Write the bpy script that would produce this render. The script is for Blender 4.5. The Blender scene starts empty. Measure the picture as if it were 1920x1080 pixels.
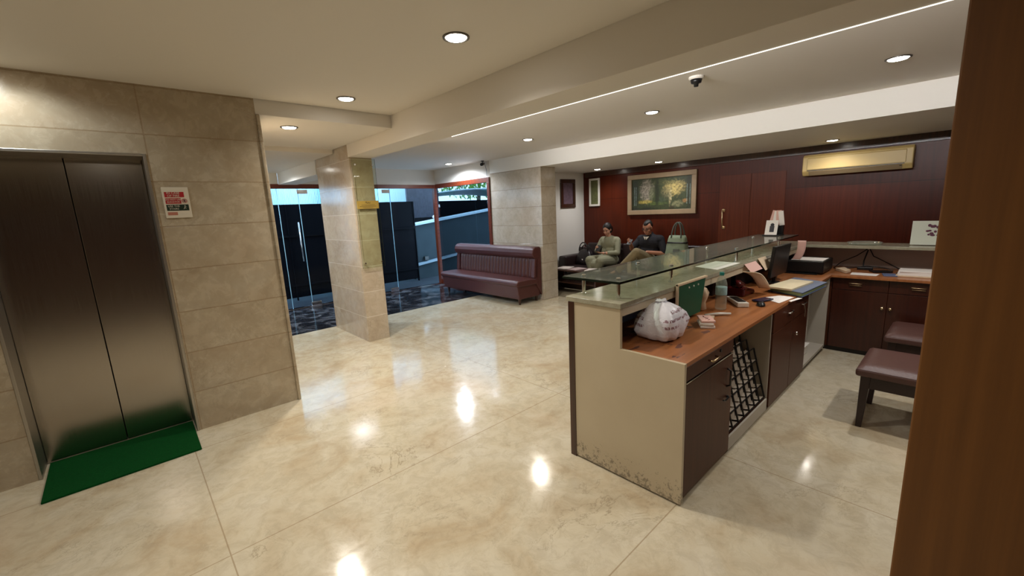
import bpy, bmesh, math, random
from mathutils import Vector, Matrix, Euler

random.seed(7)
sc = bpy.context.scene
COL = sc.collection
PI = math.pi

# ------------------------------------------------------------------ camera
yaw, pit, rol = 0.8300, 0.1850, 0.0470
F_PX = 787.1
fw = Vector((math.cos(yaw) * math.cos(pit), math.sin(yaw) * math.cos(pit), -math.sin(pit)))
rt = Vector((math.sin(yaw), -math.cos(yaw), 0.0))
dn = fw.cross(rt)
R_ = math.cos(rol) * rt + math.sin(rol) * dn
D_ = -math.sin(rol) * rt + math.cos(rol) * dn
cam_d = bpy.data.cameras.new('camera')
cam_d.sensor_width = 36.0
cam_d.lens = 36.0 * F_PX / 1920.0
cam_d.clip_start = 0.05
cam = bpy.data.objects.new('camera', cam_d)
COL.objects.link(cam)
m = Matrix.Identity(4)
for i in range(3):
    m[i][0] = R_[i]; m[i][1] = -D_[i]; m[i][2] = -fw[i]; m[i][3] = (0, 0, 1.6)[i]
cam.matrix_world = m
sc.camera = cam

# ------------------------------------------------------------------ world, exposure
w = bpy.data.worlds.new('world'); sc.world = w; w.use_nodes = True
bg = w.node_tree.nodes['Background']
bg.inputs['Color'].default_value = (0.58, 0.80, 1.0, 1)
bg.inputs['Strength'].default_value = 3.0
vs = sc.view_settings
vs.view_transform = 'Standard'; vs.look = 'None'; vs.gamma = 1.0; vs.use_curve_mapping = False
vs.exposure = 1.17
LAMP_W = 31.5          # every recessed downlight
COVE_W = 4.3          # unseen tube added behind the beam to brighten the white band
WARM = (1.0, 0.93, 0.83)
COOL = (0.98, 0.97, 0.97)

# ------------------------------------------------------------------ materials
def srgb(r, g, b):
    def f(c):
        c /= 255.0
        return c / 12.92 if c <= 0.04045 else ((c + 0.055) / 1.055) ** 2.4
    return (f(r), f(g), f(b), 1.0)

def new_mat(name):
    mt = bpy.data.materials.new(name); mt.use_nodes = True
    nt = mt.node_tree
    return mt, nt, nt.nodes['Principled BSDF']

def N(nt, kind, **kw):
    n = nt.nodes.new(kind)
    for k, v in kw.items():
        if k.startswith('i_'):
            n.inputs[k[2:].replace('_', ' ')].default_value = v
        else:
            setattr(n, k, v)
    return n

def mathn(nt, op, a, b=None, c=None):
    n = nt.nodes.new('ShaderNodeMath'); n.operation = op
    for i, v in enumerate((a, b, c)):
        if v is None: continue
        if isinstance(v, (int, float)): n.inputs[i].default_value = v
        else: nt.links.new(v, n.inputs[i])
    return n.outputs[0]

def mixc(nt, fac, a, b, mode='MIX'):
    n = nt.nodes.new('ShaderNodeMix'); n.data_type = 'RGBA'; n.blend_type = mode
    for s, v in ((n.inputs[0], fac), (n.inputs[6], a), (n.inputs[7], b)):
        if isinstance(v, (int, float)): s.default_value = v
        elif isinstance(v, tuple): s.default_value = v
        else: nt.links.new(v, s)
    return n.outputs[2]

def ramp(nt, fac, stops):
    n = nt.nodes.new('ShaderNodeValToRGB')
    e = n.color_ramp.elements
    while len(e) > 1: e.remove(e[-1])
    e[0].position, e[0].color = stops[0]
    for p_, c_ in stops[1:]:
        x = e.new(p_); x.color = c_
    nt.links.new(fac, n.inputs[0])
    return n.outputs[0]

def plain(name, rgb, rough=0.5, metal=0.0, coat=0.0, spec=None, noise=0.0, nscale=20.0, bump=0.0, bscale=60.0):
    mt, nt, b = new_mat(name)
    b.inputs['Base Color'].default_value = rgb
    b.inputs['Roughness'].default_value = rough
    b.inputs['Metallic'].default_value = metal
    b.inputs['Coat Weight'].default_value = coat
    if spec is not None: b.inputs['Specular IOR Level'].default_value = spec
    tc = N(nt, 'ShaderNodeTexCoord')
    if noise > 0:
        n = N(nt, 'ShaderNodeTexNoise'); n.inputs['Scale'].default_value = nscale; n.inputs['Detail'].default_value = 5
        nt.links.new(tc.outputs['Object'], n.inputs['Vector'])
        dark = tuple(c * (1 - noise) for c in rgb[:3]) + (1,)
        lite = tuple(min(1, c * (1 + noise)) for c in rgb[:3]) + (1,)
        nt.links.new(mixc(nt, n.outputs['Fac'], dark, lite), b.inputs['Base Color'])
    if bump > 0:
        n2 = N(nt, 'ShaderNodeTexNoise'); n2.inputs['Scale'].default_value = bscale; n2.inputs['Detail'].default_value = 4
        nt.links.new(tc.outputs['Object'], n2.inputs['Vector'])
        bp = N(nt, 'ShaderNodeBump'); bp.inputs['Strength'].default_value = bump; bp.inputs['Distance'].default_value = 0.01
        nt.links.new(n2.outputs['Fac'], bp.inputs['Height'])
        nt.links.new(bp.outputs[0], b.inputs['Normal'])
    return mt

def sep_obj(nt):
    tc = N(nt, 'ShaderNodeTexCoord'); s = N(nt, 'ShaderNodeSeparateXYZ')
    nt.links.new(tc.outputs['Object'], s.inputs[0])
    return tc.outputs['Object'], s.outputs

def line_mask(nt, coord, pitch, offset, width):
    # 1 close to coord = offset + k*pitch
    v = mathn(nt, 'DIVIDE', mathn(nt, 'SUBTRACT', coord, offset), pitch)
    fr = mathn(nt, 'SUBTRACT', v, mathn(nt, 'ROUND', v))
    return mathn(nt, 'LESS_THAN', mathn(nt, 'ABSOLUTE', fr), width / pitch / 2)

def stone(name, base, vein, pale, rough, joints_z=None, jw=0.008, joint_col=None, scale=1.0, xlines=None, ylines=None, veinamt=0.75, coat=0.0, mottle=0.30):
    mt, nt, b = new_mat(name)
    vec, s = sep_obj(nt)
    tint = None
    if joints_z:
        # each course is a slab of its own: shift the pattern per course
        c = mathn(nt, 'FLOOR', mathn(nt, 'DIVIDE', mathn(nt, 'SUBTRACT', s[2], joints_z[1]), joints_z[0]))
        cm = N(nt, 'ShaderNodeCombineXYZ')
        nt.links.new(mathn(nt, 'MULTIPLY', c, 3.7), cm.inputs[0]); nt.links.new(mathn(nt, 'MULTIPLY', c, 1.9), cm.inputs[1])
        va = N(nt, 'ShaderNodeVectorMath'); va.operation = 'ADD'
        nt.links.new(vec, va.inputs[0]); nt.links.new(cm.outputs[0], va.inputs[1]); vec = va.outputs[0]
        tint = mathn(nt, 'FRACT', mathn(nt, 'MULTIPLY', mathn(nt, 'SINE', mathn(nt, 'MULTIPLY', c, 12.98)), 43.7))
    n1 = N(nt, 'ShaderNodeTexNoise'); n1.inputs['Scale'].default_value = 2.2 * scale; n1.inputs['Detail'].default_value = 9; n1.inputs['Roughness'].default_value = 0.62; n1.inputs['Distortion'].default_value = 0.8
    nt.links.new(vec, n1.inputs['Vector'])
    col = ramp(nt, n1.outputs['Fac'], [(0.3, vein), (0.5, base), (0.72, pale)])
    # thin irregular veins
    n2 = N(nt, 'ShaderNodeTexNoise'); n2.inputs['Scale'].default_value = 1.9 * scale; n2.inputs['Detail'].default_value = 11; n2.inputs['Roughness'].default_value = 0.68; n2.inputs['Distortion'].default_value = 1.6
    nt.links.new(vec, n2.inputs['Vector'])
    v = mathn(nt, 'ABSOLUTE', mathn(nt, 'SUBTRACT', n2.outputs['Fac'], 0.5))
    vm = ramp(nt, v, [(0.0, (1, 1, 1, 1)), (0.012, (0, 0, 0, 1))])
    n3 = N(nt, 'ShaderNodeTexNoise'); n3.inputs['Scale'].default_value = 1.3 * scale; n3.inputs['Detail'].default_value = 3
    nt.links.new(vec, n3.inputs['Vector'])
    gate = ramp(nt, n3.outputs['Fac'], [(0.5, (0, 0, 0, 1)), (0.66, (1, 1, 1, 1))])
    vf = mathn(nt, 'MULTIPLY', mathn(nt, 'MULTIPLY', vm, gate), veinamt)
    dk = tuple(c * 0.55 for c in vein[:3]) + (1,)
    col = mixc(nt, vf, col, dk)
    # fine mottling, rosy clouds and hairline cracks
    n4 = N(nt, 'ShaderNodeTexNoise'); n4.inputs['Scale'].default_value = 11 * scale; n4.inputs['Detail'].default_value = 9; n4.inputs['Roughness'].default_value = 0.72; n4.inputs['Distortion'].default_value = 0.6
    nt.links.new(vec, n4.inputs['Vector'])
    f4 = ramp(nt, n4.outputs['Fac'], [(0.40, (1, 1, 1, 1)), (0.56, (0, 0, 0, 1))])
    col = mixc(nt, mathn(nt, 'MULTIPLY', f4, mottle), col, tuple(c * 0.72 for c in vein[:3]) + (1,))
    n5 = N(nt, 'ShaderNodeTexNoise'); n5.inputs['Scale'].default_value = 0.9 * scale; n5.inputs['Detail'].default_value = 4; n5.inputs['Distortion'].default_value = 1.0
    nt.links.new(vec, n5.inputs['Vector'])
    f5 = ramp(nt, n5.outputs['Fac'], [(0.54, (0, 0, 0, 1)), (0.70, (1, 1, 1, 1))])
    col = mixc(nt, mathn(nt, 'MULTIPLY', f5, 0.2), col, (vein[0] * 1.12, vein[1] * 0.93, vein[2] * 0.88, 1))
    n6 = N(nt, 'ShaderNodeTexNoise'); n6.inputs['Scale'].default_value = 5.5 * scale; n6.inputs['Detail'].default_value = 8; n6.inputs['Roughness'].default_value = 0.6; n6.inputs['Distortion'].default_value = 1.0
    nt.links.new(vec, n6.inputs['Vector'])
    h6 = ramp(nt, mathn(nt, 'ABSOLUTE', mathn(nt, 'SUBTRACT', n6.outputs['Fac'], 0.52)), [(0.0, (1, 1, 1, 1)), (0.010, (0, 0, 0, 1))])
    g6 = ramp(nt, n5.outputs['Fac'], [(0.30, (1, 1, 1, 1)), (0.52, (0, 0, 0, 1))])
    col = mixc(nt, mathn(nt, 'MULTIPLY', mathn(nt, 'MULTIPLY', h6, g6), veinamt * 0.6), col, dk)
    if tint is not None:
        col = mixc(nt, mathn(nt, 'MULTIPLY', tint, 0.22), col, vein)
    height = None
    js = []
    if joints_z: js.append(line_mask(nt, s[2], joints_z[0], joints_z[1], jw))
    for coord, arr in ((s[0], xlines), (s[1], ylines)):
        for a in (arr or []):
            js.append(mathn(nt, 'LESS_THAN', mathn(nt, 'ABSOLUTE', mathn(nt, 'SUBTRACT', coord, a)), jw / 2))
    if js:
        j = js[0]
        for q in js[1:]: j = mathn(nt, 'MAXIMUM', j, q)
        col = mixc(nt, mathn(nt, 'MULTIPLY', j, 0.65), col, joint_col or dk)
        bp = N(nt, 'ShaderNodeBump'); bp.inputs['Strength'].default_value = 0.5; bp.inputs['Distance'].default_value = 0.004; bp.invert = True
        nt.links.new(j, bp.inputs['Height']); nt.links.new(bp.outputs[0], b.inputs['Normal'])
    nt.links.new(col, b.inputs['Base Color'])
    nt.links.new(mathn(nt, 'MULTIPLY_ADD', mathn(nt, 'SUBTRACT', n4.outputs['Fac'], 0.5), rough * 1.6, rough), b.inputs['Roughness'])
    b.inputs['Coat Weight'].default_value = coat; b.inputs['Coat Roughness'].default_value = 0.05
    return mt

def wood(name, a, c, rough=0.3, axis=2, scale=1.0, coat=0.3, seams=None, mottle=0.0, spec=0.5):
    mt, nt, b = new_mat(name)
    tc = N(nt, 'ShaderNodeTexCoord'); mp = N(nt, 'ShaderNodeMapping')
    nt.links.new(tc.outputs['Object'], mp.inputs[0])
    sv = [38 * scale] * 3; sv[axis] = 1.3 * scale
    mp.inputs['Scale'].default_value = sv
    n = N(nt, 'ShaderNodeTexNoise'); n.inputs['Scale'].default_value = 1.0; n.inputs['Detail'].default_value = 7; n.inputs['Roughness'].default_value = 0.6
    nt.links.new(mp.outputs[0], n.inputs['Vector'])
    col = ramp(nt, n.outputs['Fac'], [(0.3, a), (0.7, c)])
    if mottle:
        n2 = N(nt, 'ShaderNodeTexNoise'); n2.inputs['Scale'].default_value = 2.5; n2.inputs['Detail'].default_value = 4
        nt.links.new(tc.outputs['Object'], n2.inputs['Vector'])
        col = mixc(nt, mathn(nt, 'MULTIPLY', n2.outputs['Fac'], mottle), col, tuple(x * 0.4 for x in a[:3]) + (1,))
    if seams:
        s = N(nt, 'ShaderNodeSeparateXYZ'); nt.links.new(tc.outputs['Object'], s.inputs[0])
        for ax, val in seams:
            j = mathn(nt, 'LESS_THAN', mathn(nt, 'ABSOLUTE', mathn(nt, 'SUBTRACT', s.outputs[ax], val)), 0.003)
            col = mixc(nt, j, col, tuple(x * 0.25 for x in a[:3]) + (1,))
    nt.links.new(col, b.inputs['Base Color'])
    b.inputs['Roughness'].default_value = rough
    b.inputs['Coat Weight'].default_value = coat; b.inputs['Coat Roughness'].default_value = 0.15
    b.inputs['Specular IOR Level'].default_value = spec
    return mt

def emit(name, rgb, strength):
    mt, nt, b = new_mat(name)
    b.inputs['Base Color'].default_value = rgb
    b.inputs['Emission Color'].default_value = rgb
    b.inputs['Emission Strength'].default_value = strength
    return mt

def glass(name, tint, refl_rough=0.0, ior=1.5, boost=1.0, haze=0.0):
    mt = bpy.data.materials.new(name); mt.use_nodes = True
    nt = mt.node_tree; nt.nodes.clear()
    out = nt.nodes.new('ShaderNodeOutputMaterial')
    tr = nt.nodes.new('ShaderNodeBsdfTransparent'); tr.inputs[0].default_value = tint
    gl = nt.nodes.new('ShaderNodeBsdfGlossy'); gl.inputs['Roughness'].default_value = refl_rough
    fr = nt.nodes.new('ShaderNodeFresnel'); fr.inputs[0].default_value = ior
    mx = nt.nodes.new('ShaderNodeMixShader')
    geo = nt.nodes.new('ShaderNodeNewGeometry')
    front = mathn(nt, 'SUBTRACT', 1.0, geo.outputs['Backfacing'])      # a pane mirrors on the side the light enters
    nt.links.new(mathn(nt, 'MULTIPLY', mathn(nt, 'MINIMUM', mathn(nt, 'MULTIPLY', fr.outputs[0], boost), 1.0), front), mx.inputs[0])
    nt.links.new(tr.outputs[0], mx.inputs[1]); nt.links.new(gl.outputs[0], mx.inputs[2])
    last = mx.outputs[0]
    if haze:
        df = nt.nodes.new('ShaderNodeBsdfDiffuse'); df.inputs[0].default_value = (0.62, 0.66, 0.56, 1)
        m2 = nt.nodes.new('ShaderNodeMixShader'); m2.inputs[0].default_value = haze
        nt.links.new(last, m2.inputs[1]); nt.links.new(df.outputs[0], m2.inputs[2]); last = m2.outputs[0]
    nt.links.new(last, out.inputs[0])
    return mt

def brushed(name, rgb, rough, axis=2):
    mt, nt, b = new_mat(name)
    b.inputs['Base Color'].default_value = rgb
    b.inputs['Metallic'].default_value = 1.0
    tc = N(nt, 'ShaderNodeTexCoord'); mp = N(nt, 'ShaderNodeMapping')
    sv = [400] * 3; sv[axis] = 4; mp.inputs['Scale'].default_value = sv
    nt.links.new(tc.outputs['Object'], mp.inputs[0])
    n = N(nt, 'ShaderNodeTexNoise'); n.inputs['Scale'].default_value = 1; n.inputs['Detail'].default_value = 3
    nt.links.new(mp.outputs[0], n.inputs['Vector'])
    b.inputs['Roughness'].default_value = rough
    nt.links.new(mathn(nt, 'MULTIPLY_ADD', n.outputs['Fac'], 0.14, rough - 0.07), b.inputs['Roughness'])
    return mt

M = {}
M['ceiling'] = plain('ceiling_paint', srgb(222, 216, 206), 0.6)
M['white_paint'] = plain('white_paint', srgb(236, 233, 226), 0.55)
M['floor'] = stone('floor_marble', srgb(200, 189, 164), srgb(184, 166, 136), srgb(208, 200, 180), 0.125, jw=0.006,
                   joint_col=srgb(150, 128, 98), xlines=[0.15 + 2.44 * k for k in range(-2, 4)], ylines=[-0.9, 0.915, 2.29, 3.62, 5.0], veinamt=0.8)
M['lift_stone'] = stone('beige_wall_marble', srgb(180, 165, 140), srgb(164, 146, 120), srgb(190, 178, 156), 0.26,
                        joints_z=(0.3195, -0.005), xlines=[0.232], joint_col=srgb(140, 116, 86), veinamt=0.6)
M['pillar_stone'] = stone('pillar_marble', srgb(196, 182, 162), srgb(180, 162, 138), srgb(208, 198, 182), 0.18,
                          joints_z=(0.3255, 0.0), joint_col=srgb(232, 224, 210), jw=0.007, veinamt=0.6)  # pale joint colour paints the light caught on the joint chamfers
M['dark_marble'] = stone('dark_marble', srgb(36, 37, 42), srgb(18, 19, 23), srgb(120, 122, 128), 0.12, scale=2.2, veinamt=0.3, mottle=0.1)
M['red_wood'] = wood('red_mahogany', srgb(48, 18, 10), srgb(66, 27, 15), 0.32, 2, 1.0, 0.15)
M['brown_wood'] = wood('brown_veneer', srgb(84, 36, 16), srgb(116, 54, 26), 0.25, 1, 0.7, 0.4)
M['partition_wood'] = wood('teak_veneer', srgb(98, 60, 20), srgb(120, 76, 30), 0.5, 2, 0.9, 0.0)
M['desk_wood'] = wood('desk_laminate', srgb(64, 32, 18), srgb(80, 42, 26), 0.4, 2, 1.0, 0.0, spec=0.25)
M['dark_wood'] = wood('dark_wood', srgb(44, 22, 12), srgb(70, 36, 20), 0.3, 2, 1.0, 0.3)
M['frame_wood'] = wood('window_frame_wood', srgb(82, 30, 14), srgb(118, 50, 24), 0.35, 0, 1.0, 0.2)
M['bay_white'] = plain('grey_white_laminate', srgb(172, 164, 150), 0.5, noise=0.12, nscale=5)
M['black_trim'] = plain('black_plinth', srgb(26, 20, 18), 0.5)
M['steel'] = brushed('brushed_steel', (0.47, 0.43, 0.38, 1), 0.20)
M['jamb_steel'] = brushed('jamb_steel', (0.50, 0.47, 0.42, 1), 0.35)
M['chrome'] = plain('chrome', (0.85, 0.85, 0.85, 1), 0.12, 1.0)
M['brass'] = plain('brass', (0.75, 0.58, 0.35, 1), 0.25, 1.0)
M['black'] = plain('black_plastic', srgb(16, 16, 18), 0.35)
M['black_matte'] = plain('black_cloth', srgb(22, 20, 24), 0.8, bump=0.3, bscale=200)
M['green_mat'] = plain('green_mat_pile', srgb(8, 74, 28), 0.95, spec=0.1, noise=0.35, nscale=60, bump=0.8, bscale=400)
M['leather'] = plain('maroon_leather', srgb(82, 44, 42), 0.33, noise=0.12, nscale=30, bump=0.25, bscale=220)
M['seat_vinyl'] = plain('brown_vinyl', srgb(82, 54, 49), 0.4, noise=0.1, nscale=30, bump=0.2, bscale=200)
M['lounge_leather'] = plain('dark_lounge_leather', srgb(40, 26, 26), 0.4, noise=0.15, nscale=30, bump=0.2, bscale=150)
M['lens'] = emit('lamp_lens', (1.0, 0.95, 0.86, 1), 15.0)
M['led'] = emit('led_strip', (1.0, 0.97, 0.88, 1), 0.8)
M['gunmetal'] = plain('lamp_ring', srgb(120, 116, 110), 0.35, 0.8)
M['tinted_pane'] = glass('tinted_window_glass', (0.45, 0.50, 0.54, 1), 0.0, 1.32)
M['pane'] = glass('window_glass', (0.84, 0.91, 0.96, 1), 0.0, 1.22)
M['pane_edge'] = plain('polished_glass_edge', srgb(150, 190, 205), 0.15)
M['desk_glass'] = glass('green_desk_glass', (0.76, 0.83, 0.77, 1), 0.03, 1.5, 1.0, 0.08)
M['glass_edge'] = plain('dark_green_glass_edge', srgb(10, 24, 18), 0.1)
M['plaque_glass'] = glass('plaque_glass', (0.92, 0.945, 0.88, 1), 0.02, 1.5)
M['paper'] = plain('white_paper', srgb(236, 230, 224), 0.7)
M['cream_paper'] = plain('cream_paper', srgb(214, 190, 160), 0.75, noise=0.15, nscale=40)
M['pink_paper'] = plain('pink_paper', srgb(222, 180, 168), 0.75)
M['gold_plate'] = plain('gold_plate', srgb(190, 160, 80), 0.35, 0.3)
M['ac'] = plain('lamplit_plastic', srgb(200, 174, 114), 0.4)  # yellow light of the nearby downlight is put into this plastic colour
M['ac_vent'] = plain('vent_plastic', srgb(150, 130, 100), 0.45)
M['white_plastic'] = plain('white_plastic', srgb(225, 220, 210), 0.35)
M['skin_f'] = plain('light_brown_skin', srgb(200, 150, 126), 0.5, spec=0.3)
M['skin_m'] = plain('tan_skin', srgb(184, 130, 104), 0.5, spec=0.3)
M['hair'] = plain('black_hair', srgb(20, 14, 13), 0.45, bump=0.4, bscale=180)
M['kurta'] = plain('sage_green_cotton', srgb(142, 142, 118), 0.85, noise=0.12, nscale=25, bump=0.35, bscale=30)
M['khaki'] = plain('khaki_cotton', srgb(132, 118, 88), 0.85, noise=0.1, nscale=25, bump=0.3, bscale=30)
M['navy'] = plain('dark_navy_cotton', srgb(24, 24, 32), 0.85, bump=0.3, bscale=40)

def desk_end():
    # cream laminate with scuffs creeping up from the floor
    mt, nt, b = new_mat('cream_laminate')
    vec, s = sep_obj(nt)
    n = N(nt, 'ShaderNodeTexNoise'); n.inputs['Scale'].default_value = 34; n.inputs['Detail'].default_value = 9; n.inputs['Roughness'].default_value = 0.8
    nt.links.new(vec, n.inputs['Vector'])
    low = mathn(nt, 'SUBTRACT', 1.0, mathn(nt, 'DIVIDE', s[2], 0.24)); low = mathn(nt, 'MAXIMUM', low, 0.0)
    sc_ = mathn(nt, 'MULTIPLY', mathn(nt, 'GREATER_THAN', mathn(nt, 'ADD', n.outputs['Fac'], mathn(nt, 'MULTIPLY', low, 0.17)), 0.66), low)
    n2 = N(nt, 'ShaderNodeTexNoise'); n2.inputs['Scale'].default_value = 3; n2.inputs['Detail'].default_value = 5
    nt.links.new(vec, n2.inputs['Vector'])
    col = mixc(nt, n2.outputs['Fac'], srgb(182, 166, 138), srgb(200, 186, 158))
    col = mixc(nt, mathn(nt, 'MINIMUM', mathn(nt, 'MULTIPLY', sc_, 0.9), 0.55), col, srgb(70, 60, 50))
    nt.links.new(col, b.inputs['Base Color']); b.inputs['Roughness'].default_value = 0.28
    return mt
M['cream_lam'] = desk_end()
M['ledge'] = stone('ledge_stone', srgb(160, 156, 134), srgb(146, 138, 116), srgb(172, 168, 148), 0.15, scale=3, veinamt=0.2)

def counter_mat():
    mt, nt, b = new_mat('counter_laminate')
    tc = N(nt, 'ShaderNodeTexCoord'); mp = N(nt, 'ShaderNodeMapping'); mp.inputs['Scale'].default_value = (1.5, 26, 10)
    nt.links.new(tc.outputs['Object'], mp.inputs[0])
    n = N(nt, 'ShaderNodeTexNoise'); n.inputs['Scale'].default_value = 1; n.inputs['Detail'].default_value = 6
    nt.links.new(mp.outputs[0], n.inputs['Vector'])
    col = ramp(nt, n.outputs['Fac'], [(0.3, srgb(142, 86, 48)), (0.7, srgb(172, 110, 66))])
    # worn dark patches where the veneer is gone, near the end of the counter
    mp2 = N(nt, 'ShaderNodeMapping'); mp2.inputs['Scale'].default_value = (7, 17, 1); mp2.inputs['Rotation'].default_value = (0, 0, 0.25)
    nt.links.new(tc.outputs['Object'], mp2.inputs[0])
    n2 = N(nt, 'ShaderNodeTexNoise'); n2.inputs['Scale'].default_value = 1; n2.inputs['Detail'].default_value = 3
    nt.links.new(mp2.outputs[0], n2.inputs['Vector'])
    s = N(nt, 'ShaderNodeSeparateXYZ'); nt.links.new(tc.outputs['Object'], s.inputs[0])
    near = mathn(nt, 'LESS_THAN', s.outputs[0], 2.62)
    far = mathn(nt, 'GREATER_THAN', s.outputs[1], 0.96)
    wmask = mathn(nt, 'MULTIPLY', mathn(nt, 'MULTIPLY', mathn(nt, 'GREATER_THAN', n2.outputs['Fac'], 0.60), near), far)
    col = mixc(nt, mathn(nt, 'MULTIPLY', wmask, 0.75), col, srgb(62, 38, 44))
    nt.links.new(col, b.inputs['Base Color']); b.inputs['Roughness'].default_value = 0.3
    return mt
M['counter'] = counter_mat()

# ------------------------------------------------------------------ mesh helpers
class MB:
    def __init__(self): self.v = []; self.f = []; self.mi = []; self.cur = 0
    def add(self, vs, fs):
        o = len(self.v); self.v += [tuple(v) for v in vs]
        for f in fs: self.f.append(tuple(o + i for i in f)); self.mi.append(self.cur)
        return self
    def box(self, x0, x1, y0, y1, z0, z1):
        x0, x1 = sorted((x0, x1)); y0, y1 = sorted((y0, y1)); z0, z1 = sorted((z0, z1))
        vs = [(x, y, z) for z in (z0, z1) for y in (y0, y1) for x in (x0, x1)]
        return self.add(vs, [(0, 2, 3, 1), (4, 5, 7, 6), (0, 1, 5, 4), (1, 3, 7, 5), (3, 2, 6, 7), (2, 0, 4, 6)])
    def obox(self, c, size, rot=(0, 0, 0)):
        R = Euler(rot).to_matrix(); c = Vector(c); h = [s / 2 for s in size]
        vs = [c + R @ Vector((x * h[0], y * h[1], z * h[2])) for z in (-1, 1) for y in (-1, 1) for x in (-1, 1)]
        return self.add(vs, [(0, 2, 3, 1), (4, 5, 7, 6), (0, 1, 5, 4), (1, 3, 7, 5), (3, 2, 6, 7), (2, 0, 4, 6)])
    def prism(self, pts, a0, a1, axis='z'):
        # pts 2d polygon (ccw) extruded along axis
        def P(p, a):
            return {'z': (p[0], p[1], a), 'x': (a, p[0], p[1]), 'y': (p[0], a, p[1])}[axis]
        n = len(pts); vs = [P(p, a0) for p in pts] + [P(p, a1) for p in pts]
        fs = [tuple(range(n - 1, -1, -1)), tuple(range(n, 2 * n))] + [(i, (i + 1) % n, n + (i + 1) % n, n + i) for i in range(n)]
        return self.add(vs, fs)
    def tube(self, pts, r, seg=10, cap=True, closed=False):
        pts = [Vector(p) for p in pts]; n = len(pts)
        rs = r if isinstance(r, (list, tuple)) else [r] * n
        vs = []; up = None
        for i, p in enumerate(pts):
            a = pts[i - 1] if (i > 0 or closed) else p
            b = pts[(i + 1) % n] if (i < n - 1 or closed) else p
            t = (b - a).normalized()
            if up is None:
                up = Vector((0, 0, 1)) if abs(t.z) < 0.9 else Vector((1, 0, 0))
            u = t.cross(up).normalized(); v = u.cross(t).normalized(); up = v
            for k in range(seg):
                an = 2 * PI * k / seg
                vs.append(p + (u * math.cos(an) + v * math.sin(an)) * rs[i])
        fs = []
        for i in range(n if closed else n - 1):
            for k in range(seg):
                a = i * seg + k; b = i * seg + (k + 1) % seg
                j = (i + 1) % n
                fs.append((a, b, j * seg + (k + 1) % seg, j * seg + k))
        if cap and not closed:
            fs.append(tuple(range(seg - 1, -1, -1))); fs.append(tuple((n - 1) * seg + k for k in range(seg)))
        return self.add(vs, fs)
    def cyl(self, p0, p1, r, seg=20): return self.tube([p0, p1], r, seg)
    def lathe(self, c, prof, seg=28, axis='z'):
        vs = []; n = len(prof)
        for (r, h) in prof:
            for k in range(seg):
                a = 2 * PI * k / seg
                x, y = r * math.cos(a), r * math.sin(a)
                vs.append({'z': (c[0] + x, c[1] + y, c[2] + h), 'x': (c[0] + h, c[1] + x, c[2] + y), 'y': (c[0] + x, c[1] + h, c[2] + y)}[axis])
        fs = [(i * seg + k, i * seg + (k + 1) % seg, (i + 1) * seg + (k + 1) % seg, (i + 1) * seg + k) for i in range(n - 1) for k in range(seg)]
        fs.append(tuple(range(seg - 1, -1, -1))); fs.append(tuple((n - 1) * seg + k for k in range(seg)))
        return self.add(vs, fs)
    def ell(self, c, r, seg=16, rings=10, rot=(0, 0, 0)):
        R = Euler(rot).to_matrix(); c = Vector(c); vs = [c + R @ Vector((0, 0, -r[2]))]
        for i in range(1, rings):
            ph = -PI / 2 + PI * i / rings
            for k in range(seg):
                a = 2 * PI * k / seg
                vs.append(c + R @ Vector((r[0] * math.cos(ph) * math.cos(a), r[1] * math.cos(ph) * math.sin(a), r[2] * math.sin(ph))))
        vs.append(c + R @ Vector((0, 0, r[2]))); L = len(vs) - 1
        fs = [(0, 1 + (k + 1) % seg, 1 + k) for k in range(seg)]
        for i in range(rings - 2):
            for k in range(seg):
                a = 1 + i * seg + k; b = 1 + i * seg + (k + 1) % seg
                fs.append((a, b, b + seg, a + seg))
        o = 1 + (rings - 2) * seg
        fs += [(L, o + k, o + (k + 1) % seg) for k in range(seg)]
        return self.add(vs, fs)
    def grid(self, fn, nu, nv):
        vs = [fn(u / nu, v / nv) for v in range(nv + 1) for u in range(nu + 1)]
        fs = [(v * (nu + 1) + u, v * (nu + 1) + u + 1, (v + 1) * (nu + 1) + u + 1, (v + 1) * (nu + 1) + u) for v in range(nv) for u in range(nu)]
        return self.add(vs, fs)
    def build(self, name, mats, parent=None, smooth=False, bevel=0, seg=2, recalc=False, solid=0):
        me = bpy.data.meshes.new(name)
        me.from_pydata(self.v, [], self.f)
        if not isinstance(mats, (list, tuple)): mats = [mats]
        for mt in mats: me.materials.append(M[mt] if isinstance(mt, str) else mt)
        for p, i in zip(me.polygons, self.mi):
            p.material_index = min(i, len(mats) - 1); p.use_smooth = smooth
        if recalc:
            b = bmesh.new(); b.from_mesh(me); bmesh.ops.recalc_face_normals(b, faces=b.faces); b.to_mesh(me); b.free()
        me.update()
        o = bpy.data.objects.new(name, me); COL.objects.link(o)
        if parent is not None:
            o.parent = parent
            o.matrix_parent_inverse = Matrix.Translation(-Vector(parent.location)) if parent.type == 'EMPTY' and parent.parent is None else Matrix.Identity(4)
        if solid:
            md = o.modifiers.new('solid', 'SOLIDIFY'); md.thickness = solid; md.offset = 0
        if bevel:
            md = o.modifiers.new('bevel', 'BEVEL'); md.width = bevel; md.segments = seg; md.limit_method = 'ANGLE'; md.angle_limit = math.radians(35)
            md.harden_normals = False
        return o

def tag(o, label, cat, group=None):
    o['label'] = label; o['category'] = cat
    if group: o['group'] = group
    return o

def thing(name, label, cat, loc=(0, 0, 0), rotz=0, group=None):
    # parts of a thing are built in the thing's own coordinates when it is rotated or copied,
    # else in room coordinates (see MB.build: the parent's place is taken off again)
    o = bpy.data.objects.new(name, None); COL.objects.link(o)
    o.location = loc; o.rotation_euler = (0, 0, rotz); o.empty_display_size = 0.1
    return tag(o, label, cat, group)

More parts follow.
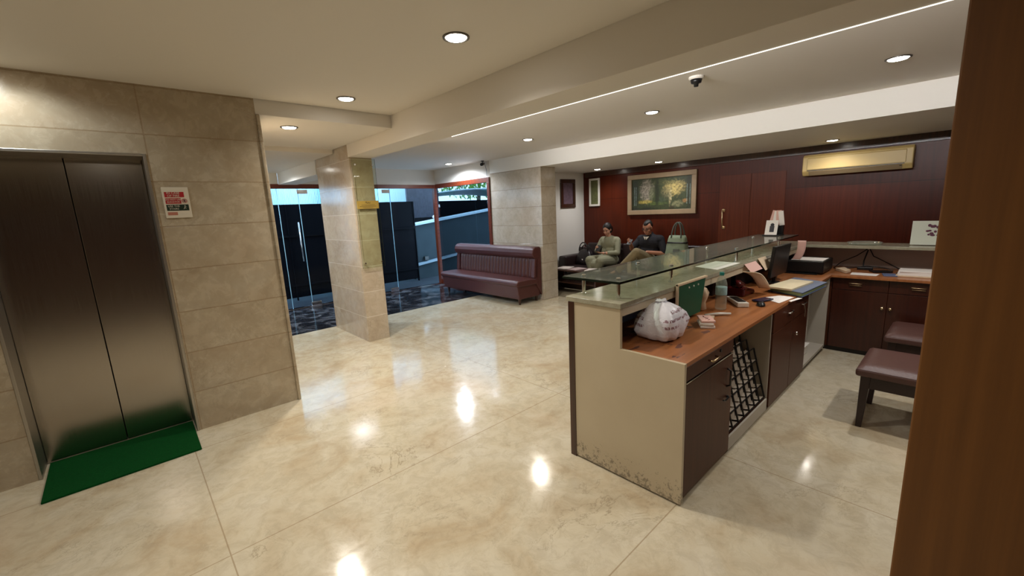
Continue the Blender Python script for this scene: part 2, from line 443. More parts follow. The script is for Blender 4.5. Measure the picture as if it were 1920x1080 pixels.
def local(o, parent):
    # part written in its parent's own coordinates
    o.parent = parent; o.matrix_parent_inverse = Matrix.Identity(4); return o

def struct(name, mb, mat, parent=None, **kw):
    o = mb.build(name, mat, parent, **kw)
    if parent is None: o['kind'] = 'structure'
    return o

def dup(root, loc, rotz=None, label=None, group=None):
    r = root.copy(); COL.objects.link(r); r.location = loc
    if rotz is not None: r.rotation_euler = (0, 0, rotz)
    if label: r['label'] = label
    if group: r['group'] = group
    for ch in list(root.children):
        c = ch.copy(); COL.objects.link(c); c.parent = r
        for g in list(ch.children):
            d = g.copy(); COL.objects.link(d); d.parent = c
    return r

def text(name, s, size, loc, rot, mat, parent, align='CENTER', depth=0.0006, par_inv=True):
    cu = bpy.data.curves.new(name, 'FONT'); cu.body = s; cu.size = size; cu.align_x = align; cu.align_y = 'CENTER'; cu.extrude = depth
    cu.materials.append(M[mat] if isinstance(mat, str) else mat)
    tmp = bpy.data.objects.new(name + '_src', cu); COL.objects.link(tmp)
    dg = bpy.context.evaluated_depsgraph_get(); dg.update()
    me = bpy.data.meshes.new_from_object(tmp.evaluated_get(dg)); bpy.data.objects.remove(tmp)
    o = bpy.data.objects.new(name, me); COL.objects.link(o); o.location = loc; o.rotation_euler = rot
    if parent is not None:
        o.parent = parent
        if par_inv: o.matrix_parent_inverse = Matrix.Translation(-Vector(parent.location))
    return o

# ================================================================== STRUCTURE
ZC, ZL, ZR, ZS = 2.56, 2.44, 2.52, 2.28      # ceilings: lift lobby, left bay, desk bay, lounge soffit
XW = 7.4                                      # far wooden wall
YW = 5.68                                     # white wall of the lounge

f = MB(); f.box(-3.2, XW, -1.0, 6.30, -0.12, 0.0)
struct('floor', f, 'floor')
f = MB(); f.box(-0.2, 5.40, 6.302, 8.30, -0.12, 0.0)
struct('floor_entrance', f, 'dark_marble')

# ceilings
c = MB(); c.box(-3.2, 2.13, -1.0, 3.97, ZC, ZC + 0.2)
struct('ceiling', c, 'ceiling')
c = MB(); c.box(0.0, 2.13, 3.975, 5.55, ZL, ZL + 0.3); c.box(0.0, 2.13, 5.55, 8.3, ZL - 0.05, ZL + 0.3)
struct('ceiling_left_bay', c, 'ceiling', bevel=0.004)
c = MB(); c.box(2.435, 5.29, -1.0, 8.3, ZR, ZR + 0.2); 
struct('ceiling_desk_bay', c, 'ceiling')
c = MB(); c.box(5.29, XW + 0.2, -1.0, 6.26, ZS, ZR + 0.2)
struct('ceiling_lounge_soffit', c, 'white_paint')
c = MB(); c.box(2.131, 2.434, -1.0, 5.115, 2.30, ZR + 0.3); c.box(2.131, 2.434, 6.255, 8.149, 2.20, ZR + 0.3)
struct('ceiling_beam', c, 'ceiling', bevel=0.003)
# lift wall (with the door opening)
LX0, LX1, LZ = -0.64, 0.222, 2.10
c = MB(); c.box(-3.2, LX0, 3.97, 4.5, 0, ZC); struct('wall_lift_left', c, 'lift_stone')
c = MB(); c.box(LX1, 0.945, 3.97, 4.5, 0, ZC); struct('wall_lift_right', c, 'lift_stone')
c = MB(); c.box(LX0, LX1, 3.97, 4.5, LZ, ZC); struct('wall_lift_top', c, 'lift_stone')
c = MB(); c.box(0.945, 0.972, 3.955, 4.5, 0, ZL)
struct('trim_1', c, 'lift_stone', bevel=0.008, seg=3)
c = MB(); c.box(0.80, 0.972, 4.5, 8.15, 0, ZL)
struct('wall_left_bay', c, 'lift_stone')
# outer shell behind the camera
c = MB(); c.box(-3.4, -3.2, -1.2, 4.5, 0, 2.8)
struct('wall_left', c, 'lift_stone')
c = MB(); c.box(-3.4, XW + 0.2, -1.2, -1.0, 0, 2.8)
struct('wall_back', c, 'dark_wood')
# pillar
c = MB(); c.box(2.144, 2.43, 5.12, 6.25, 0, ZL + 0.1)
struct('pillar', c, 'pillar_stone', bevel=0.004)
# far stone column
M['column_stone'] = stone('column_marble', srgb(196, 186, 170), srgb(182, 168, 148), srgb(210, 202, 190), 0.18,
                          joints_z=(0.3225, 0.015), joint_col=srgb(128, 108, 84), jw=0.007, veinamt=0.6)
c = MB(); c.box(5.291, 5.66, 4.95, 6.27, 0, ZR)
struct('column', c, 'column_stone', bevel=0.003)
# lounge walls
c = MB(); c.box(5.66, XW + 0.2, YW, YW + 0.2, 0, ZR)
struct('wall_lounge', c, 'white_paint')
c = MB(); c.box(XW, XW + 0.2, -1.0, YW, 0, ZS)
M['wall_wood'] = wood('mahogany_wall_panels', srgb(70, 24, 9), srgb(88, 33, 14), 0.34, 2, 1.0, 0.0,
                      seams=[(1, 4.62), (2, 1.72)], mottle=0.35, spec=0.22)
struct('wall_wood', c, 'wall_wood')
c = MB(); c.box(XW - 0.05, XW, -1.0, 5.60, ZS - 0.10, ZS)
struct('trim_2', c, 'dark_wood')
c = MB(); c.box(XW - 0.02, XW, -1.0, 5.6, 0, 0.09)
struct('baseboard_wood_wall', c, 'black_trim')
# wooden partition close to the camera, right
c = MB(); c.box(1.22, 1.34, -1.0, 0.0425, 0, ZC - 0.001)
struct('partition', c, 'partition_wood', bevel=0.003)

# plaster above the entrance glazing
c = MB(); c.box(0.95, 2.13, 8.15, 8.3, 2.21, ZL - 0.05); c.box(2.435, 5.29, 8.15, 8.3, 2.21, ZR)
struct('wall_entrance_top', c, 'ceiling')
c = MB(); c.box(5.29, 5.42, 6.27, 8.3, 2.21, ZR)
struct('wall_side_top', c, 'ceiling')

# entrance glazing: header, doors, side window
YG = 8.15
en = bpy.data.objects.new('window_1', None); COL.objects.link(en); en.location = (3.2, YG, 0); en['kind'] = 'structure'
b = MB(); b.box(0.972, 5.24, YG - 0.01, YG + 0.07, 2.135, 2.21); b.build('window_header', 'frame_wood', en, bevel=0.003)
b = MB(); b.box(5.235, 5.30, YG - 0.03, YG + 0.06, 0.0, 2.21); b.build('window_post', 'frame_wood', en, bevel=0.003)
xs = [0.975, 1.75, 2.09, 2.43, 3.3, 4.19, 5.233]
for i in range(len(xs) - 1):
    b = MB(); b.box(xs[i] + 0.004, xs[i + 1] - 0.004, YG + 0.02, YG + 0.032, 0.012, 2.135)
    b.build('glass_pane', 'pane', en)
for x in xs[1:-1]:
    b = MB(); b.box(x - 0.0035, x + 0.0035, YG + 0.018, YG + 0.034, 0.012, 2.135); b.build('glass_edge', 'pane_edge', en)
for x, z in ((2.50, 2.08), (4.10, 2.08), (2.50, 0.045), (4.10, 0.045), (1.85, 0.045)):
    b = MB(); b.box(x - 0.09, x + 0.09, YG + 0.008, YG + 0.044, z - 0.035, z + 0.035); b.build('patch_fitting', 'chrome', en, bevel=0.003)
for x in (2.36,):
    b = MB(); b.tube([(x, YG - 0.03, 0.85), (x, YG - 0.03, 1.55)], 0.011, 12)
    b.cyl((x, YG - 0.03, 0.92), (x, YG + 0.02, 0.92), 0.008); b.cyl((x, YG - 0.03, 1.48), (x, YG + 0.02, 1.48), 0.008)
    b.build('door_handle', 'chrome', en, smooth=True)
b = MB(); b.box(0.975, 5.24, YG, YG + 0.05, 0.0, 0.012); b.build('window_sill', 'chrome', en)

sw = bpy.data.objects.new('window_2', None); COL.objects.link(sw); sw.location = (5.29, 7.2, 0); sw['kind'] = 'structure'
b = MB(); b.box(5.27, 5.34, 6.27, YG - 0.03, 2.13, 2.22); b.build('window_header', 'frame_wood', sw, bevel=0.003)
b = MB(); b.box(5.27, 5.34, 6.272, 6.345, 0.0, 2.13); b.build('window_post', 'frame_wood', sw, bevel=0.003)
b = MB(); b.box(5.27, 5.34, 6.345, YG - 0.03, 0.0, 0.09); b.build('window_sill', 'frame_wood', sw, bevel=0.003)
b = MB(); b.box(5.30, 5.312, 6.345, YG - 0.03, 0.09, 2.13); b.build('glass_pane', 'tinted_pane', sw)
for y, z in ((6.37, 1.75), (8.08, 1.75), (7.2, 2.11)):
    b = MB(); b.box(5.29, 5.322, y - 0.015, y + 0.015, z - 0.03, z + 0.03); b.build('patch_fitting', 'chrome', sw, bevel=0.003)

# LED edge strip under the beam and an unseen trough lamp added behind it
b = MB(); b.box(2.430, 2.4355, -1.0, 3.4, 2.2965, 2.2995)
o = b.build('led_strip', 'led'); tag(o, 'thin white light strip along the edge of the ceiling beam', 'light strip')
ld = bpy.data.lights.new('added_cove_tube', 'AREA'); ld.shape = 'RECTANGLE'; ld.size = 5.6; ld.size_y = 0.05; ld.energy = COVE_W; ld.color = (1.0, 0.97, 0.95); ld.spread = math.radians(40)
t = thing('added_trough_light', 'unseen long slim light trough added to the back of the ceiling beam', 'light', (2.46, 2.0, 2.40))
b = MB(); b.box(2.436, 2.456, -0.8, 4.8, 2.37, 2.43); b.build('housing', 'white_plastic', t)
lo = bpy.data.objects.new('added_tube_light', ld); COL.objects.link(lo); lo.parent = t
lo.location = (0.0, 0, 0.0); lo.rotation_euler = Euler((0, -PI / 2 , 0)).to_matrix().to_euler()
lo.rotation_euler = Vector((1, 0, 0)).to_track_quat('-Z', 'Y').to_euler()

# ================================================================== DOWNLIGHTS
def downlight_proto(name, R, label, group, loc, energy, col=WARM):
    t = thing(name, label, 'ceiling light', loc, 0, group)
    b = MB(); prof = [(R, 0.0), (R, -0.006), (R * 0.90, -0.009), (R * 0.80, -0.006), (R * 0.78, 0.0)]
    b.lathe((0, 0, 0), prof, 32); local(b.build('trim_ring', 'gunmetal', None, smooth=True), t)
    b = MB(); b.lathe((0, 0, 0), [(R * 0.78, -0.003), (R * 0.7, -0.010), (R * 0.3, -0.014), (0.004, -0.015)], 28)
    local(b.build('lens', 'lens', None, smooth=True), t)
    add_lamp(t, energy, col)
    return t
def add_lamp(t, energy, col):
    l = bpy.data.lights.new('downlight_lamp', 'SPOT'); l.energy = energy; l.color = col
    l.spot_size = math.radians(150); l.spot_blend = 0.85; l.shadow_soft_size = 0.05
    lo = bpy.data.objects.new('lamp', l); COL.objects.link(lo); lo.parent = t; lo.location = (0, 0, -0.03)

G1 = 'recessed ceiling downlights'
d0 = downlight_proto('downlight', 0.075, 'large round recessed downlight in the lobby ceiling nearest the beam', G1, (1.55, 2.06, ZC), LAMP_W * 1.15)
lights = [
    ((1.54, 3.60, ZC), 'round recessed downlight in the lobby ceiling just before the small step down', 1.0, WARM),
    ((1.30, 4.36, ZL), 'round downlight in the lowered ceiling beside the stone wall end', 1.5, WARM),
    ((1.55, 7.30, ZL - 0.05), 'downlight over the left glass entrance, behind the pillar', 2.2, (0.88, 0.94, 1.0)),
    ((4.24, 4.18, ZR), 'yellowish downlight in the desk ceiling closest to the stone column', 0.7, WARM),
    ((4.22, 2.35, ZR), 'downlight in the desk ceiling above the middle of the reception counter', 0.7, WARM),
    ((4.20, 0.46, ZR), 'bright downlight in the desk ceiling near the wooden partition', 0.9, COOL),
    ((4.85, 6.95, ZR), 'small downlight over the maroon sofa by the side window', 2.0, (0.80, 0.88, 1.0)),
    ((6.88, 4.95, ZS), 'small downlight in the low lounge ceiling near the framed pictures', 0.55, COOL),
    ((6.89, 3.70, ZS), 'small downlight in the low lounge ceiling above the landscape painting', 0.55, COOL),
    ((6.85, 1.30, ZS), 'small downlight in the low ceiling in front of the air conditioner', 0.4, WARM),
    ((-0.47, 3.70, ZC), 'downlight close to the marble above the lift doors', 0.30, (0.82, 0.93, 1.0)),
    ((0.0, 0.75, ZC), 'unseen added downlight in the lobby ceiling above the viewer', 1.0, WARM),  # unseen lamp, added as general fill for the lobby
    ((3.35, -0.42, ZR), 'unseen added downlight in the desk ceiling behind the wooden partition', 1.1, WARM),  # unseen lamp, added to brighten the desk end and cabinet fronts
    ((-1.7, 1.4, ZC), 'unseen added downlight in the lobby ceiling far to the left', 1.0, WARM),  # another unseen lamp added to fill the lobby with light
]
for loc, lab, k, colr in lights:
    r = dup(d0, loc, None, lab)
    for ch in r.children:
        if ch.type == 'LIGHT':
            ch.data = ch.data.copy(); ch.data.energy = LAMP_W * k; ch.data.color = colr
            if loc[1] > 3.6 and loc[0] < 5.5: ch.data.spot_blend = 0.45; ch.data.spot_size = math.radians(165)   # bare lamps near the walls

# ceiling camera dome and sensor
t = thing('smoke_detector', 'small dark smoke detector under the ceiling beside the light strip', 'smoke detector', (3.38, 1.52, ZR))
b = MB(); b.lathe((3.38, 1.52, ZR), [(0.055, 0), (0.055, -0.012), (0.045, -0.02)], 24); b.build('base', 'white_plastic', t, smooth=False)
b = MB(); b.lathe((3.38, 1.52, ZR - 0.02), [(0.042, 0), (0.036, -0.025), (0.018, -0.03), (0.016, -0.05), (0.004, -0.052)], 20); b.build('sensor_head', 'black', t, smooth=True)
t = thing('security_camera', 'small black camera on the ceiling by the side window with a cable', 'camera', (5.2, 6.34, ZR))
b = MB(); b.lathe((5.2, 6.34, ZR), [(0.03, 0), (0.03, -0.015)], 16); b.tube([(5.2, 6.34, ZR - 0.01), (5.2, 6.34, ZR - 0.05)], 0.01); b.build('mount', 'black', t)
b = MB(); b.tube([(5.12, 6.28, ZR - 0.075), (5.24, 6.38, ZR - 0.05)], 0.028, 14); b.build('body', 'black', t, smooth=True)
b = MB(); b.tube([(5.255, 6.36, ZR - 0.03), (5.275, 6.335, ZR - 0.15), (5.272, 6.32, 2.25)], 0.004, 6); b.build('cable', 'black', t)

# ================================================================== LIFT
t = thing('lift_door', 'closed brushed steel lift doors set in the beige marble wall', 'lift door', (-0.2, 4.2, 0))
for x0, x1 in ((LX0 + 0.02, -0.203), (-0.197, LX1 - 0.02)):
    b = MB(); b.box(x0, x1, 4.20, 4.23, 0.012, LZ - 0.01); b.build('door_panel', 'steel', t, bevel=0.002)
b = MB(); b.box(LX0 + 0.001, LX0 + 0.018, 3.965, 4.26, 0, LZ); b.build('door_jamb', 'jamb_steel', t, bevel=0.002)
b = MB(); b.box(LX1 - 0.018, LX1 - 0.001, 3.965, 4.26, 0, LZ); b.build('door_jamb', 'jamb_steel', t, bevel=0.002)
b = MB(); b.box(LX0 + 0.018, LX1 - 0.018, 3.965, 4.26, LZ - 0.018, LZ); b.build('door_header', 'jamb_steel', t, bevel=0.002)
b = MB(); b.box(LX0 + 0.018, LX1 - 0.018, 4.215, 4.26, 0, 0.011); b.build('threshold', 'jamb_steel', t)
b = MB(); b.box(LX0, LX1, 4.27, 4.4, 0, LZ); struct('wall_lift_shaft', b, 'black_trim')

b = MB(); b.prism([(-0.598, 3.587), (0.190, 3.600), (0.196, 4.185), (-0.606, 4.185)], 0.0, 0.014)
o = b.build('green_mat', 'green_mat', bevel=0.004); tag(o, 'bright green pile mat on the floor in front of the lift', 'mat')

# fire notice on the marble beside the lift
SX0, SX1, SZ0, SZ1, SY = 0.268, 0.422, 1.652, 1.872, 3.9695
t = thing('fire_notice', 'small red white and black fire notice on the marble beside the lift', 'sign', (0.345, 3.97, 1.65))
M['sign_red'] = plain('sign_red', srgb(168, 34, 40), 0.4); M['sign_green'] = plain('sign_dark_green', srgb(26, 44, 30), 0.4)
M['sign_white'] = plain('sign_white', srgb(214, 204, 184), 0.5); M['ink'] = plain('black_ink', srgb(30, 26, 26), 0.5)
b = MB(); b.box(SX0, SX1, SY - 0.004, SY, SZ0, SZ1); b.build('backing', 'sign_white', t, bevel=0.0015)
yf = SY - 0.0045
b = MB(); b.box(SX0 + 0.012, SX0 + 0.125, yf, yf + 0.001, 1.800, 1.838); b.build('red_panel', 'sign_red', t)
b = MB(); b.box(SX0 + 0.012, SX0 + 0.102, yf, yf + 0.001, 1.754, 1.794); b.build('red_panel', 'sign_red', t)
b = MB(); b.box(SX0 + 0.012, SX0 + 0.142, yf, yf + 0.001, 1.704, 1.748); b.build('green_panel', 'sign_green', t)
b = MB(); b.box(SX0 + 0.013, SX0 + 0.07, yf, yf + 0.001, 1.672, 1.694); b.build('red_panel', plain('faded_red', srgb(176, 112, 92), 0.5), t)
RX = (PI / 2, 0, 0)
for s_, z, sz, x in (('IN CASE', 1.830, 0.021, 0.062), ('OF FIRE', 1.810, 0.021, 0.062), ('DO NOT USE', 1.783, 0.0155, 0.057), ('ELEVATOR', 1.766, 0.0155, 0.057), ('USE THE', 1.736, 0.018, 0.055), ('STAIRS', 1.717, 0.018, 0.055)):
    text('lettering', s_, sz, (SX0 + x, yf - 0.0006, z), RX, 'sign_white', t)
b = MB(); cx, cz = SX0 + 0.122, 1.774
b.tube([(cx + 0.014 * math.cos(a), yf - 0.001, cz + 0.014 * math.sin(a)) for a in [2 * PI * k / 24 for k in range(24)]], 0.0015, 6, closed=True)
b.tube([(cx - 0.010, yf - 0.001, cz + 0.010), (cx + 0.010, yf - 0.001, cz - 0.010)], 0.0013, 6)
b.build('no_symbol', 'sign_red', t)
b = MB(); b.ell((cx, yf - 0.001, cz), (0.005, 0.0006, 0.008)); b.build('flame_mark', 'ink', t)
b = MB()
b.ell((SX0 + 0.120, yf - 0.001, 1.739), (0.003, 0.0008, 0.003))
b.tube([(SX0 + 0.119, yf - 0.001, 1.735), (SX0 + 0.117, yf - 0.001, 1.725), (SX0 + 0.125, yf - 0.001, 1.718)], 0.0015, 6)
b.tube([(SX0 + 0.117, yf - 0.001, 1.725), (SX0 + 0.110, yf - 0.001, 1.714)], 0.0014, 6)
b.tube([(SX0 + 0.119, yf - 0.001, 1.733), (SX0 + 0.128, yf - 0.001, 1.730)], 0.0012, 6)
b.build('running_figure', 'sign_white', t)

# glass plate with a gold plaque on the pillar
t = thing('glass_sign_plate', 'tall frameless glass plate on the pillar front held by metal studs', 'sign plate', (2.30, 5.12, 0.96))
b = MB(); b.box(2.158, 2.452, 5.088, 5.096, 0.955, 2.285)
gp = b.build('glass_plate', ['plaque_glass', 'glass_edge'], t)
for p in gp.data.polygons:
    if abs(p.normal.y) < 0.5: p.material_index = 1
for x in (2.195, 2.415):
    for z in (1.02, 2.215):
        b = MB(); b.lathe((x, 5.119, z), [(0.012, 0), (0.012, -0.032), (0.010, -0.036)], 16, 'y'); b.build('stud', 'chrome', t)
b = MB(); b.box(2.166, 2.445, 5.082, 5.087, 1.69, 1.785); b.build('gold_plaque', 'gold_plate', t, bevel=0.001)
b = MB()
import itertools
pts = [(2.275 + 0.0075 * k + 0.004 * math.sin(2.1 * k), 5.0810, 1.762 + 0.008 * math.sin(1.7 * k) + (0.008 if k == 1 else 0)) for k in range(9)]
b.tube(pts, 0.0022, 6)
for z, x0, x1 in ((1.735, 2.225, 2.395), (1.718, 2.20, 2.41), (1.704, 2.24, 2.37)):
    n = 11
    for k in range(n):
        xa = x0 + (x1 - x0) * k / n
        b.box(xa, xa + (x1 - x0) / n * 0.6, 5.0812, 5.0822, z - 0.0028, z + 0.0028)
b.build('engraved_script', 'ink', t)

# ================================================================== MAROON SOFA
t = thing('maroon_sofa', 'maroon leather sofa with pleated back against the stone column', 'sofa', (4.98, 6.1, 0))
y0, y1 = 4.985, 7.26
b = MB(); b.prism([(4.74, 0.095), (5.24, 0.095), (5.24, 0.33), (4.70, 0.33)], y0 + 0.02, y1 - 0.02, 'y'); b.build('base', 'leather', t, bevel=0.015, seg=3, recalc=True)
def seatf(u, v):
    # cross-section of the seat cushion swept along y
    prof = [(5.16, 0.31), (4.72, 0.31), (4.685, 0.335), (4.675, 0.375), (4.69, 0.405), (4.73, 0.418), (4.95, 0.420), (5.16, 0.412)]
    i = min(int(u * 7), 6); k = u * 7 - i
    x = prof[i][0] * (1 - k) + prof[i + 1][0] * k; z = prof[i][1] * (1 - k) + prof[i + 1][1] * k
    return (x, y0 + (y1 - y0) * v, z)
b = MB(); pr = [(5.16, 0.31), (4.72, 0.31), (4.688, 0.325), (4.674, 0.350), (4.674, 0.378), (4.690, 0.404), (4.725, 0.418), (4.95, 0.420), (5.16, 0.412)]
b.prism([(x, z) for x, z in reversed(pr)], y0, y1, 'y'); b.build('seat', 'leather', t, bevel=0.022, seg=4, recalc=True)
# pleated back: vertical channels
b = MB()
npl = 24
def backf(u, v):
    z = 0.40 + 0.36 * v; y = y0 + 0.09 + (y1 - y0 - 0.18) * u
    bulge = abs(math.sin(PI * u * npl)) ** 0.6
    edge = min(1, 12 * min(v, 1 - v) + 0.15)
    return (5.125 + 0.035 * v - 0.026 * bulge * edge, y, z)
b.grid(backf, npl * 8, 10); b.build('pleated_back', 'leather', t, smooth=True)
b = MB(); b.prism([(5.13, 0.33), (5.275, 0.10), (5.275, 0.93), (5.175, 0.93), (5.13, 0.42)], y0, y1, 'y'); b.build('back_frame', 'leather', t, bevel=0.012, seg=3, recalc=True)
b = MB(); b.prism([(5.19, 0.745), (5.12, 0.750), (5.075, 0.79), (5.065, 0.85), (5.085, 0.915), (5.14, 0.948), (5.24, 0.952), (5.272, 0.93), (5.272, 0.745)][::-1], y0 - 0.002, y1 + 0.002, 'y')
b.build('headrest_roll', 'leather', t, bevel=0.016, seg=3, recalc=True)
for yy in (y0, y1 - 0.09):
    b = MB(); b.prism([(5.09, 0.42), (5.17, 0.42), (5.19, 0.75), (5.12, 0.75)], yy, yy + 0.09, 'y'); b.build('back_side', 'leather', t, bevel=0.012, seg=3, recalc=True)
for x, y in ((4.79, y0 + 0.07), (5.2, y0 + 0.07), (4.79, y1 - 0.1), (5.2, y1 - 0.1)):
    b = MB(); b.tube([(x, y, 0.0), (x, y, 0.10)], [0.018, 0.03], 12); b.build('leg', 'dark_wood', t)

# ================================================================== RECEPTION DESK
t = thing('reception_desk', 'L-shaped wooden reception desk with cream end panel and stone ledge', 'reception desk', (3.9, 1.2, 0))
DX, DY0, DY1 = 1.954, 0.89, 1.63
b = MB(); b.prism([(DY0, 0.012), (DY1 - 0.045, 0.012), (DY1 - 0.045, 1.030), (1.262, 1.030), (1.262, 0.80), (DY0, 0.80)], DX, DX + 0.022, 'x'); b.build('end_panel', 'cream_lam', t, recalc=True)
b = MB(); b.box(DX - 0.004, 5.98, DY1 - 0.045, DY1, 0.0, 1.030); b.build('front_panel', 'dark_wood', t, bevel=0.002)
b = MB(); b.box(5.94, 5.98, -0.95, DY1 - 0.045, 0.0, 1.030); b.build('front_panel', 'dark_wood', t, bevel=0.002)
b = MB(); b.box(DX - 0.006, 5.99, 1.255, DY1 + 0.015, 1.031, 1.062); b.box(5.60, 5.99, -0.95, 1.2545, 1.031, 1.062); b.build('ledge_top', 'ledge', t, bevel=0.003)
b = MB(); b.box(DX + 0.023, 5.94, 1.262, 1.275, 0.985, 1.030); b.build('ledge_rail', 'cream_lam', t)
b = MB(); b.box(DX + 0.023, 5.20, DY0 + 0.001, DY1 - 0.046, 0.777, 0.80); b.box(5.20, 5.939, -0.95, DY1 - 0.046, 0.777, 0.80); b.build('worktop', 'counter', t, bevel=0.0015)
b = MB(); b.box(DX + 0.03, 5.2, DY0 + 0.03, DY0 + 0.05, 0, 0.045); b.box(5.27, 5.29, -0.95, DY0 + 0.03, 0, 0.045); b.build('plinth', 'black_trim', t)
for q in ((DX + 0.0221, 2.60, DY0 + 0.02, DY1 - 0.05, 0.045, 0.776), (3.37, 4.33, DY0 + 0.02, DY1 - 0.05, 0.045, 0.776), (5.26, 5.93, -0.95, DY0 + 0.3, 0.045, 0.776)):
    b = MB(); b.box(*q); b.build('carcass', 'desk_wood', t)
b = MB()
b.box(2.601, 3.369, 1.52, 1.54, 0.045, 0.776); b.box(3.352, 3.369, DY0 + 0.012, 1.52, 0.045, 0.776); b.box(2.601, 3.352, DY0 + 0.012, 1.52, 0.045, 0.09); b.box(2.601, 2.612, DY0 + 0.012, 1.52, 0.09, 0.776); b.box(2.612, 3.352, DY0 + 0.006, DY0 + 0.018, 0.03, 0.118)
b.build('open_bay', 'bay_white', t); b = MB()
b.box(4.331, 5.2, 1.50, 1.52, 0.045, 0.776); b.box(5.18, 5.20, DY0 + 0.012, 1.50, 0.045, 0.776); b.box(4.85, 4.865, DY0 + 0.10, 1.50, 0.07, 0.776); b.box(4.331, 5.18, DY0 + 0.012, 1.50, 0.045, 0.07)
b.build('open_bay', 'bay_white', t)
def door(x0, x1, z0, z1, nm='door'):
    b = MB(); b.box(x0, x1, DY0, DY0 + 0.019, z0, z1); return b.build(nm, 'desk_wood', t, bevel=0.0015)
def knob(p, parent, d=(0, -1, 0), r=0.013, mat='chrome'):
    b = MB(); p = Vector(p); d = Vector(d)
    b.tube([p, p + d * 0.014, p + d * 0.018, p + d * 0.028, p + d * 0.032], [r * .45, r * .45, r, r, r * .6], 14)
    o = b.build('knob', mat, None, smooth=True); o.parent = parent
    o.matrix_parent_inverse = Matrix.Translation(-Vector(parent.parent.location)) if parent.parent else Matrix.Identity(4)
    o.matrix_parent_inverse = Matrix.Identity(4)
    return o
def sub(mb, name, mat, parent, **kw):
    # sub-part: parent is a part whose mesh is in room coordinates already
    o = mb.build(name, mat, None, **kw); o.parent = parent; o.matrix_parent_inverse = Matrix.Identity(4); return o
dr = door(DX + 0.024, 2.598, 0.700, 0.776, 'drawer')
b = MB(); b.tube([(2.24, DY0, 0.742), (2.24, DY0 - 0.025, 0.742), (2.33, DY0 - 0.025, 0.742), (2.33, DY0, 0.742)], 0.005, 8); sub(b, 'handle', 'brass', dr, smooth=True)
b = MB(); b.lathe((2.40, DY0, 0.756), [(0.010, 0), (0.010, -0.006)], 14, 'y'); sub(b, 'lock', 'black', dr)
b = MB(); b.box(DX + 0.024, 2.598, DY0 - 0.003, DY0 + 0.015, 0.688, 0.694); b.build('aluminium_strip', 'chrome', t)
d1 = door(DX + 0.024, 2.598, 0.045, 0.682)
b = MB(); b.tube([(2.52, DY0, 0.50), (2.52, DY0 - 0.02, 0.51), (2.52, DY0 - 0.02, 0.60), (2.52, DY0, 0.61)], 0.006, 8); sub(b, 'handle', 'black', d1, smooth=True)
b = MB(); b.lathe((2.53, DY0, 0.43), [(0.008, 0), (0.008, -0.012)], 12, 'y'); b.tube([(2.53, DY0 - 0.012, 0.43), (2.47, DY0 - 0.014, 0.425), (2.44, DY0 - 0.014, 0.44)], 0.005, 6); sub(b, 'key', 'black', d1)
dr = door(3.372, 3.86, 0.62, 0.776, 'drawer')
b = MB(); b.tube([(3.68, DY0, 0.715), (3.68, DY0 - 0.025, 0.715), (3.78, DY0 - 0.025, 0.715), (3.78, DY0, 0.715)], 0.005, 8); sub(b, 'handle', 'chrome', dr, smooth=True)
dr = door(3.866, 4.328, 0.62, 0.776, 'drawer')
b = MB(); b.tube([(4.06, DY0, 0.715), (4.06, DY0 - 0.025, 0.715), (4.16, DY0 - 0.025, 0.715), (4.16, DY0, 0.715)], 0.005, 8); sub(b, 'handle', 'chrome', dr, smooth=True)
b = MB(); b.tube([(4.11, DY0 - 0.02, 0.70), (4.11, DY0 - 0.03, 0.66), (4.108, DY0 - 0.03, 0.60)], 0.006, 6); sub(b, 'key', 'chrome', dr)
d2 = door(3.372, 3.86, 0.045, 0.614)
d3 = door(3.866, 4.328, 0.045, 0.614)
b = MB(); b.lathe((3.915, DY0, 0.50), [(0.006, 0), (0.006, -0.012), (0.015, -0.018), (0.015, -0.028), (0.006, -0.032)], 14, 'y'); sub(b, 'knob', 'chrome', d3, smooth=True)
# inner cabinet fronts of the short leg of the L (faces the camera)
XB = 5.24
def door2(y0_, y1_, z0, z1, nm='door'):
    b = MB(); b.box(XB, XB + 0.019, y0_, y1_, z0, z1); return b.build(nm, 'red_wood', t, bevel=0.0015)
ys = [-0.62, -0.09, 0.455, 0.885]
for i in range(3):
    dr = door2(ys[i] + 0.002, ys[i + 1] - 0.002, 0.655, 0.776, 'drawer')
    ym = {0: -0.35, 1: 0.25, 2: 0.70}[i]
    b = MB(); b.tube([(XB, ym - 0.05, 0.725), (XB - 0.022, ym - 0.05, 0.725), (XB - 0.022, ym + 0.05, 0.725), (XB, ym + 0.05, 0.725)], 0.005, 8)
    b.tube([(XB, ym - 0.045, 0.705), (XB - 0.01, ym - 0.045, 0.705), (XB - 0.01, ym + 0.045, 0.705), (XB, ym + 0.045, 0.705)], 0.004, 8); sub(b, 'handle', 'brass', dr, smooth=True)
    d = door2(ys[i] + 0.002, ys[i + 1] - 0.002, 0.05, 0.650)
    yk = {0: -0.14, 1: 0.425, 2: 0.485}[i]
    b = MB(); b.lathe((XB, yk, 0.505), [(0.006, 0), (0.006, -0.012), (0.014, -0.018), (0.014, -0.028), (0.006, -0.032)], 14, 'x'); sub(b, 'knob', 'brass', d, smooth=True)
# back board under the short ledge, visible above the worktop
b = MB(); b.box(5.925, 5.939, -0.95, 1.58, 0.80, 1.03); b.build('back_board', plain('mauve_laminate', srgb(190, 172, 166), 0.5), t)
b = MB(); b.box(DX + 0.0225, 2.75, 1.55, 1.58, 0.8005, 1.03); b.build('inner_board', plain('bag_shade_blue', srgb(130, 158, 206), 0.5), t)  # bluish shade beside the white bag, put into this board's colour
b = MB(); b.box(2.751, 5.9, 1.55, 1.58, 0.80, 1.03); b.build('inner_board', 'desk_wood', t)

